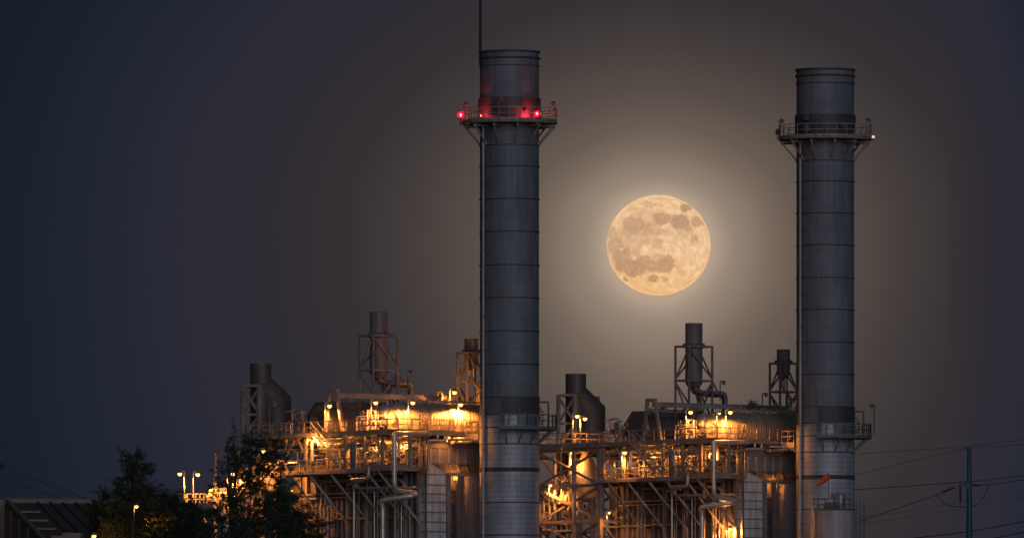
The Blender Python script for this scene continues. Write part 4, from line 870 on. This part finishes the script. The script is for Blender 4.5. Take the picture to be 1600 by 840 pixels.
# ------------------------------------------------------------------ TANK, WINDSOCK in front of the right chimney
def make_tank():
    Y = 1033.0; k = Y/F; c = P(1303, 1218, Y); c.z = 0; z = lambda py: zat(py, Y); r = 33*k
    t = thing('storage_tank', 'grey lilac round tank with railed roof before the right chimney', 'tank', c)
    part('shell', 'tank_paint', t, lambda b: b.lathe(c, Z, [(0, r), (z(799), r), (z(797.5), r*1.01), (z(797), 0.01)], 48))
    def rl(b):
        n = 14; q = [c+Vector((r*.97*math.cos(2*math.pi*i/n+.2), r*.97*math.sin(2*math.pi*i/n+.2), z(797))) for i in range(n+1)]; rail(b, q, step=3, toe=False, r=.03)
    part('railing', 'steel_blue', t, rl)
    part('vent_pipe', 'galvanised', t, lambda b: b.tube([c+Vector((-r-.12, -.5, 4)), c+Vector((-r-.12, -.5, z(792))), c+Vector((-r+.8, -.5, z(785.5))), c+Vector((-r*.2, -.4, z(785.5)))], .12, 10, .8))
    lx = c+Vector((r+.1, -.2, 0))
    cg = part('ladder', 'steel_blue', t, lambda b: ([b.bar(lx+Vector((s_, 0, 2)), lx+Vector((s_, 0, z(783))), .06) for s_ in (0, .35)], [b.bar(lx+Z*(2+i*.3), lx+Vector((.35, 0, 2+i*.3)), .03) for i in range(int((z(783)-2)/.3))]))
    part('cage', 'steel_blue', cg, lambda b: ([b.bar(lx+Vector((.75, s_, z(1000))), lx+Vector((.75, s_, z(783))), .07) for s_ in (-.25, .25)], [b.bar(lx+Vector((.3, s_, z(py))), lx+Vector((.75, s_, z(py))), .07) for py in range(783, 1000, 13) for s_ in (-.25, .25)]))
    m = c+Vector((10*k, -.4, 0))
    t2 = thing('mixer_motor', 'silver upright motor on the roof of the round tank', 'motor', m+Z*z(797))
    part('body', 'motor_grey', t2, lambda b: b.lathe(m, Z, [(z(796), .4), (z(793), .48), (z(774), .48), (z(771), .38), (z(769.5), .1)], 20))
    part('gearbox', 'motor_grey', t2, lambda b: (b.bar(m+Vector((-1.0, 0, z(796))), m+Vector((-1.0, 0, z(784))), .8), b.bar(m+Vector((-.6, 0, z(779))), m+Vector((-.6, 0, z(771))), .5, .4)))
    part('base', 'steel_dark', t2, lambda b: b.bar(m+Vector((-2.2, 0, z(796))), m+Vector((.4, 0, z(796))), .5, .14))
    # windsock
    p = P(1294.5, 797, Y-1.2); tp = P(1294.5, 742, Y-1.2)
    t3 = thing('windsock', 'red orange windsock drooping left on a thin pole before the right chimney', 'windsock', p)
    part('pole', 'steel_dark', t3, lambda b: b.cyl(p, tp, .035, n=8))
    def sock(b):
        rings = []
        for i in range(7):
            f = i/6; x = 1296-20*f; y = 742+14*f+1.5*math.sin(f*3); q = P(x, y, Y-1.2+.4*f); rings.append(b.ring(q, Vector((-1, .1, -.6-.2*math.sin(f*4))), (.30-.12*f)*(1+.08*math.sin(i*2.4)), 12))
        b.loft(rings, False, False)
    part('sock', 'sock_red', t3, sock); part('hoop', 'steel_dark', t3, lambda b: b.lathe(P(1296, 742, Y-1.2), Vector((-1, .1, -.6)), [(-.02, .3), (-.02, .33), (.03, .33), (.03, .3)], 14, False))
make_tank()

# ------------------------------------------------------------------ POWER POLE AND LINES
PY = 1200.0
def make_pole():
    c = P(1514.5, 1218, PY); c.z = 0; k = PY/F; z = lambda py: zat(py, PY)
    t = thing('power_pole', 'tall teal steel power pole at the right with insulator arm', 'power pole', c)
    part('shaft', 'pole_steel', t, lambda b: b.lathe(c, Z, [(0, 8.2*k), (z(840), 4.8*k), (z(698), 3.2*k)], 12))
    part('cap_arm', 'steel_dark', t, lambda b: (b.bar(c+Vector((-7*k, 0, z(699))), c+Vector((7*k, 0, z(699))), .1), b.bar(c+Vector((-7*k, 0, z(699))), c+Vector((-6.5*k, 0, z(697))), .15), b.bar(c+Vector((7*k, 0, z(699))), c+Vector((6.5*k, 0, z(697))), .15)))
    part('arm', 'pole_steel', t, lambda b: (b.bar(c+Vector((-3*k, 0, z(757))), c+Vector((-15*k, 0, z(757))), .2, .3), b.bar(c+Vector((-15*k, 0, z(757))), c+Vector((-16*k, 0, z(760))), .2), b.bar(c+Vector((0, 0, z(762))), c+Vector((-4*k, 0, z(752))), .5)))
    def ins(p, q): return lambda b: [b.cyl(p.lerp(q, i/9), p.lerp(q, (i+.6)/9), .16, .09, n=8) for i in range(9)]+[b.cyl(p, q, .05, n=6)]
    part('insulator', 'wire', t, ins(P(1500.5, 760, PY), P(1500.5, 784, PY))); part('weight', 'steel_dark', t, lambda b: b.bar(P(1498.5, 792.5, PY), P(1502.5, 792.5, PY), .15))
    part('hanger', 'wire', t, lambda b: b.cyl(P(1500.5, 784, PY), P(1500.5, 792, PY), .04, n=6))
    part('insulator', 'wire', t, ins(P(1491.5, 761, PY), P(1472, 768.5, PY))); part('insulator', 'wire', t, ins(P(1519, 757.4, PY), P(1532, 757.2, PY)))
make_pole()
def wire(lab, pts, r, name='power_line', Y=PY, group='power lines at the right'):
    # smooth the given points, then sweep
    o_ = []
    n = len(pts)
    for i in range(n-1):
        p0 = pts[max(i-1, 0)]; p1 = pts[i]; p2 = pts[i+1]; p3 = pts[min(i+2, n-1)]
        for s_ in range(8):
            t = s_/8; f = lambda a, b, c, d: .5*((2*b)+(-a+c)*t+(2*a-5*b+4*c-d)*t*t+(-a+3*b-3*c+d)*t**3)
            o_.append((f(p0[0], p1[0], p2[0], p3[0]), f(p0[1], p1[1], p2[1], p3[1])))
    o_.append(pts[-1]); r *= .78; b = MB(); b.tube([P(x, y, Y) for x, y in o_], r, 6, 0.0)
    base = P(pts[0][0], pts[0][1], Y); ob = b.build(name, 'wire', None, base); tag(ob, lab, 'wire', group); return ob
wire('topmost faint wire meeting the top of the teal pole', [(1260,714.5),(1339,708.6),(1420,703),(1508,697),(1560,691),(1660,681)], .03)
wire('faint wire rising from the right chimney to the pole top', [(1260,760),(1335,742),(1420,720.5),(1508,700.5),(1560,696.5),(1660,691)], .03)
wire('dark wire passing the pole just above its insulator arm', [(1260,768.5),(1337,764),(1420,758.6),(1510,752),(1560,747),(1660,735)], .055)
wire('slanting wire from the chimney up to the left insulator', [(1260,842),(1337,816),(1400,794),(1463,772.2),(1472,768.5)], .055)
wire('wire leading right from the right insulator of the pole', [(1532,757.2),(1543,756.5),(1600,749),(1660,741)], .055)
wire('drooping jumper loop left of the pole', [(1463,772.2),(1473,783),(1484,790),(1496,790.6),(1511,790.8)], .05)
wire('drooping jumper loop right of the pole', [(1518,790.8),(1530,785),(1537,776),(1542,764),(1543,756.5)], .05)
wire('upper thick wire low at the right crossing the foot of the pole', [(1380,846),(1430,839.5),(1510,830),(1600,814),(1660,803)], .075)
wire('lowest thick wire in the right corner', [(1500,850),(1553,840),(1600,830.5),(1660,819)], .075)
wire('upper faint wire far behind the pole', [(1260,819),(1348,806.5),(1440,794),(1600,764),(1660,752)], .022)
wire('lower faint wire far behind the pole', [(1260,828),(1348,816),(1440,804),(1600,776),(1660,764)], .022)
LY = 900.0
wire('dark wire starting at the left frame edge and dropping to the tree', [(-60,700),(7,728),(60,750),(110,769),(150,785),(230,812)], .035, Y=LY, group='power lines at the left')
wire('lower wire dropping behind the shed roof ridge', [(-60,717),(0,743),(60,766),(113,784),(200,813)], .03, Y=LY, group='power lines at the left')
wire('faint highest wire in the left sky', [(-60,662),(38,703),(110,731),(182,754),(260,778)], .018, Y=LY, group='power lines at the left')
b = MB(); q0, q1 = P(-14, 719.5, LY), P(7, 728, LY)
for i in range(8): b.cyl(q0.lerp(q1, i/8), q0.lerp(q1, (i+.6)/8), .14, .08, n=8)
b.cyl(P(5, 728, LY), P(-4, 736, LY), .05, n=6); b.cyl(q0, q1, .05, n=6)
tag(b.build('insulator_string', 'wire', None, q1), 'dark insulator string on the wire at the left frame edge', 'insulator')

# ------------------------------------------------------------------ SHED at lower left
def make_shed():
    Y0, Y1 = 860.0, 900.0
    t = thing('industrial_shed', 'dark sheet metal shed with a seamed sloping roof at the lower left', 'shed', P(40, 1218, Y0)*1-Vector((0, 0, CZ)))
    # ridge far, eave near; gable on the left
    rl, rr_ = P(8, 784, Y1), P(235, 787, Y1)
    ev_l = P(66, 846, Y0); ev_r = P(300, 850, Y0)
    part('roof', 'roof_sheet', t, lambda b: b.hexa([rl-Z*.25, ev_l-Z*.25, ev_r-Z*.25, rr_-Z*.25], [rl, ev_l, ev_r, rr_]))
    part('ridge_cap', 'wall_sheet', t, lambda b: b.bar(rl+Z*.05, rr_+Z*.05, .5, .55))
    n = 9
    for i in range(n):
        f = (i+2.6)/(n+2.6)
        part('roof_rib', 'roof_sheet', t, lambda b: b.bar(rl.lerp(rr_, f)+Z*.08, ev_l.lerp(ev_r, f)+Z*.08, .09, .12))
    for py in (801.5, 815, 828):
        f = (py-784)/(846-784); a = rl.lerp(ev_l, f)+Z*.12; b_ = rl.lerp(rr_, .17).lerp(ev_l.lerp(ev_r, .17), f)+Z*.12
        part('flashing', 'wall_sheet', t, lambda b: b.bar(a, b_, .5, .16))
    # gable parapet wall following the verge, ribbed
    gl = P(-130, 784, Y1)
    def gw(b):
        e = ev_l.copy(); r_ = rl.copy()
        e0, r0 = Vector((e.x, e.y, 0)), Vector((r_.x, r_.y, 0)); g0 = Vector((gl.x, gl.y, 0)); off = Vector((0, .3, 0))
        b.poly([e0, r0, g0, gl, r_, e], [(0, 1, 4, 5), (1, 2, 3, 4)])
    part('side_wall', 'wall_sheet', t, lambda b: (b.hexa([Vector((ev_l.x, ev_l.y, 0)), Vector((rl.x, rl.y, 0)), Vector((rl.x+.3, rl.y+.1, 0)), Vector((ev_l.x+.3, ev_l.y+.1, 0))], [ev_l+Z*.3, rl+Z*.3, rl+Z*.3+Vector((.3, .1, 0)), ev_l+Z*.3+Vector((.3, .1, 0))])))
    part('end_wall', 'wall_sheet', t, lambda b: b.hexa([Vector((gl.x, Y1-.2, 0)), Vector((rl.x, Y1-.2, 0)), Vector((rl.x, Y1+.2, 0)), Vector((gl.x, Y1+.2, 0))], [Vector((gl.x, Y1-.2, gl.z)), Vector((rl.x, Y1-.2, rl.z+.2)), Vector((rl.x, Y1+.2, rl.z+.2)), Vector((gl.x, Y1+.2, gl.z))]))
    for px in (7, 20, 33, 46):
        f = (px-8)/(66-8); top = rl.lerp(ev_l, max(0, f)); x = Vector((top.x-.1, top.y-.05, 0))
        part('wall_rib', 'wall_sheet', t, lambda b: b.bar(x, x+Z*top.z, .14))
    part('front_wall', 'wall_sheet', t, lambda b: b.hexa([Vector((ev_l.x, Y0+.6, 0)), Vector((ev_r.x, Y0+.6, 0)), Vector((ev_r.x, Y0+.9, 0)), Vector((ev_l.x, Y0+.9, 0))], [Vector((ev_l.x, Y0+.6, ev_l.z-.3)), Vector((ev_r.x, Y0+.6, ev_r.z-.3)), Vector((ev_r.x, Y0+.9, ev_r.z-.3)), Vector((ev_l.x, Y0+.9, ev_l.z-.3))]))
    part('far_wall', 'wall_sheet', t, lambda b: b.hexa([Vector((rl.x, Y1, 0)), Vector((rr_.x, Y1, 0)), Vector((rr_.x, Y1+.3, 0)), Vector((rl.x, Y1+.3, 0))], [Vector((rl.x, Y1, rl.z-.3)), Vector((rr_.x, Y1, rr_.z-.3)), Vector((rr_.x, Y1+.3, rr_.z-.3)), Vector((rl.x, Y1+.3, rl.z-.3))]))
    # low monitor roof before the shed
    t2 = thing('small_kiosk', 'low pale topped kiosk before the dark shed at the bottom left', 'kiosk', P(105, 1218, 840)-Vector((0, 0, CZ)))
    part('box', 'wall_sheet', t2, lambda b: b.hexa([P(80, 1218, 840)-Z*CZ, P(134, 1218, 840)-Z*CZ, P(134, 1218, 846)-Z*CZ, P(80, 1218, 846)-Z*CZ], [P(80, 836, 840), P(134, 836, 840), P(134, 836, 846), P(80, 836, 846)]))
    part('roof_box', 'wall_sheet', t2, lambda b: b.hexa([P(97, 836, 841), P(130, 836, 841), P(130, 836, 845), P(97, 836, 845)], [P(98, 831.5, 841), P(130, 831.5, 841), P(130, 831.5, 845), P(98, 831.5, 845)]))
make_shed()
lamp(147, 836, 'Y', 598, 900, 'lit lamp at the bottom left before the shed roof', power=70, omni=True, scale=.55, name='street_lamp', group='street lamps by the trees', s_arm=.3)
lamp(213, 790, 'Y', 594, 900, 'lit lamp shining out of the left trees', power=32, omni=True, scale=.5, name='street_lamp', group='street lamps by the trees', s_arm=.3)
lamp(232, 812, 'Y', 601, 900, 'lamp mostly hidden in the left trees lighting leaves orange', power=110, omni=True, scale=.45, name='street_lamp', group='street lamps by the trees', s_arm=.3)

# ------------------------------------------------------------------ TREES
def tree(lab, Y, base_px, clumps, dens, seed, leafm, extra=(), trunk_r=.35, droop=.12):
    """clumps: (px, py, rx px, ry px) lobes of the crown as seen; each lobe gets limbs, twigs and sprays of narrow leaves"""
    g = random.Random(seed); k = Y/F
    base = P(base_px, 1218, Y); base.z = 0
    t = thing('tree', lab, 'tree', base, 'feathery trees before the plant')
    cl = []
    for (x, y, rx, ry) in list(clumps):
        c = P(x, y, Y+g.uniform(-1, 1)*rx*k*.5); cl.append((c, rx*k, rx*k*.9, ry*k, 1.0))
    for (x, y, rx, ry) in extra:
        c = P(x, y, Y+g.uniform(-1, 1)*rx*k*.6); cl.append((c, rx*k, rx*k, ry*k, .35))
    top = max(cl, key=lambda q: q[0].z)[0]
    # trunk
    tr = MB(); n = 12; path = []
    for i in range(n+1):
        f = i/n; p = base.lerp(Vector((top.x, top.y, top.z)), f); p = p+Vector((math.sin(f*5+seed)*.35*f, math.cos(f*4+seed)*.3*f, 0)); path.append(p)
    rings = []
    for i, p in enumerate(path):
        ax = (path[min(i+1, n)]-path[max(i-1, 0)]); rings.append(tr.ring(p, ax, trunk_r*(1-.93*i/n)**.8+.015, 8, Vector((1, 0, 0))))
    tr.loft(rings); tro = tr.build('trunk', 'bark', t)
    V = []; Fc = []
    def leafstrip(p, dr, L, w_):
        x = dr.cross(Vector((g.uniform(-1, 1), g.uniform(-1, 1), g.uniform(-1, 1)))).normalized()*w_
        q = p+dr*L*.5+Vector((0, 0, -L*.06)); e = p+dr*L+Vector((0, 0, -L*.25)); i = len(V)
        V.extend([p-x*.4, p+x*.4, q+x, q-x, e]); Fc.extend([(i, i+1, i+2, i+3), (i+3, i+2, i+4)])
    for (c, rx, ry, rz, dn) in cl:
        # limb from trunk to lobe
        lb = MB(); f = max(.15, min(.9, (c.z-rz*1.6)/top.z)); s0 = path[int(f*n)]
        m_ = s0.lerp(c, .5)+Vector((g.uniform(-.3, .3), g.uniform(-.3, .3), -.2)); lb.tube([s0, m_, c], .035+.02*rx, 6, .5)
        vol = rx*ry*rz; ns = int(dens*dn*(vol**.72)*150)
        for _ in range(ns):
            while True:
                u = Vector((g.uniform(-1, 1), g.uniform(-1, 1), g.uniform(-1, 1)))
                if u.length < 1 and g.random() < .25+u.length*.75: break
            lump = 1+.4*math.sin(u.x*5+seed)*math.cos(u.z*6+seed*2)
            p = c+Vector((u.x*rx, u.y*ry, u.z*rz))*lump
            out = (Vector((u.x, u.y, u.z*.6))+Vector((g.uniform(-.6, .6), g.uniform(-.6, .6), g.uniform(-.2, .7)))).normalized()
            L = g.uniform(.35, .85)
            e = p+out*L+Vector((0, 0, -droop*L*.5)); (lb.tube([p-out*.35, p, e], .012, 3, .0) if g.random() < .35 else None)
            for j in range(g.randint(20, 32)):
                s_ = g.random(); q = p.lerp(e, s_); dr = (out*.7+Vector((g.uniform(-1, 1), g.uniform(-1, 1), g.uniform(-1.0, .45)-droop))).normalized()
                leafstrip(q, dr, g.uniform(.12, .34), g.uniform(.012, .026))
        lb.build('limb', 'bark', t)
    lf = MB(); lf.v = V; lf.f = Fc; lf.sm = [False]*len(Fc); lf.build('crown', leafm, t)
tree('slim feathery tree with the tallest spire in the left tree row', 600, 212, [(204,716,9,10),(210,724,14,12),(213,742,17,16),(197,738,7,8),(206,762,20,16),(216,784,26,20),(196,795,24,20),(222,815,34,26),(190,826,28,22),(212,858,42,34)], .95, 3, 'leaf', [(212,930,55,50)])
tree('short pointed tree at the left end of the tree row', 605, 165, [(160,768,6,9),(163,784,12,11),(158,800,15,14),(172,812,20,18),(160,838,24,20),(168,870,30,26)], 1.0, 5, 'leaf', [(168,930,42,45)])
tree('broad low tree between the spire tree and the big tree', 615, 280, [(240,770,12,10),(252,782,18,14),(270,796,24,18),(250,812,26,20),(296,806,22,18),(285,826,34,24),(318,818,18,22),(262,850,36,28),(310,858,34,28)], .95, 8, 'leaf_grey', [(285,930,60,50)])
tree('big open feathery tree covering the left end of the boiler', 590, 395, [(364,686,6,12),(372,696,10,9),(392,690,12,8),(372,712,18,15),(404,702,20,14),(432,700,18,14),(392,732,26,16),(430,728,20,18),(352,744,12,14),(364,762,20,16),(412,756,26,18),(445,758,12,22),(352,790,20,16),(392,792,28,18),(430,794,24,24),(345,822,22,22),(388,826,28,22),(432,830,28,26),(390,866,46,32)], .60, 13, 'leaf', [(395,940,60,55)])
tree('low dark bushy tree at the right foot of the big tree', 597, 465, [(436,790,16,18),(450,780,12,16),(455,812,20,22),(472,806,12,14),(478,832,22,20),(448,845,26,22),(490,852,20,16),(462,880,36,30)], 1.05, 17, 'leaf_grey', [(465,940,48,45)])
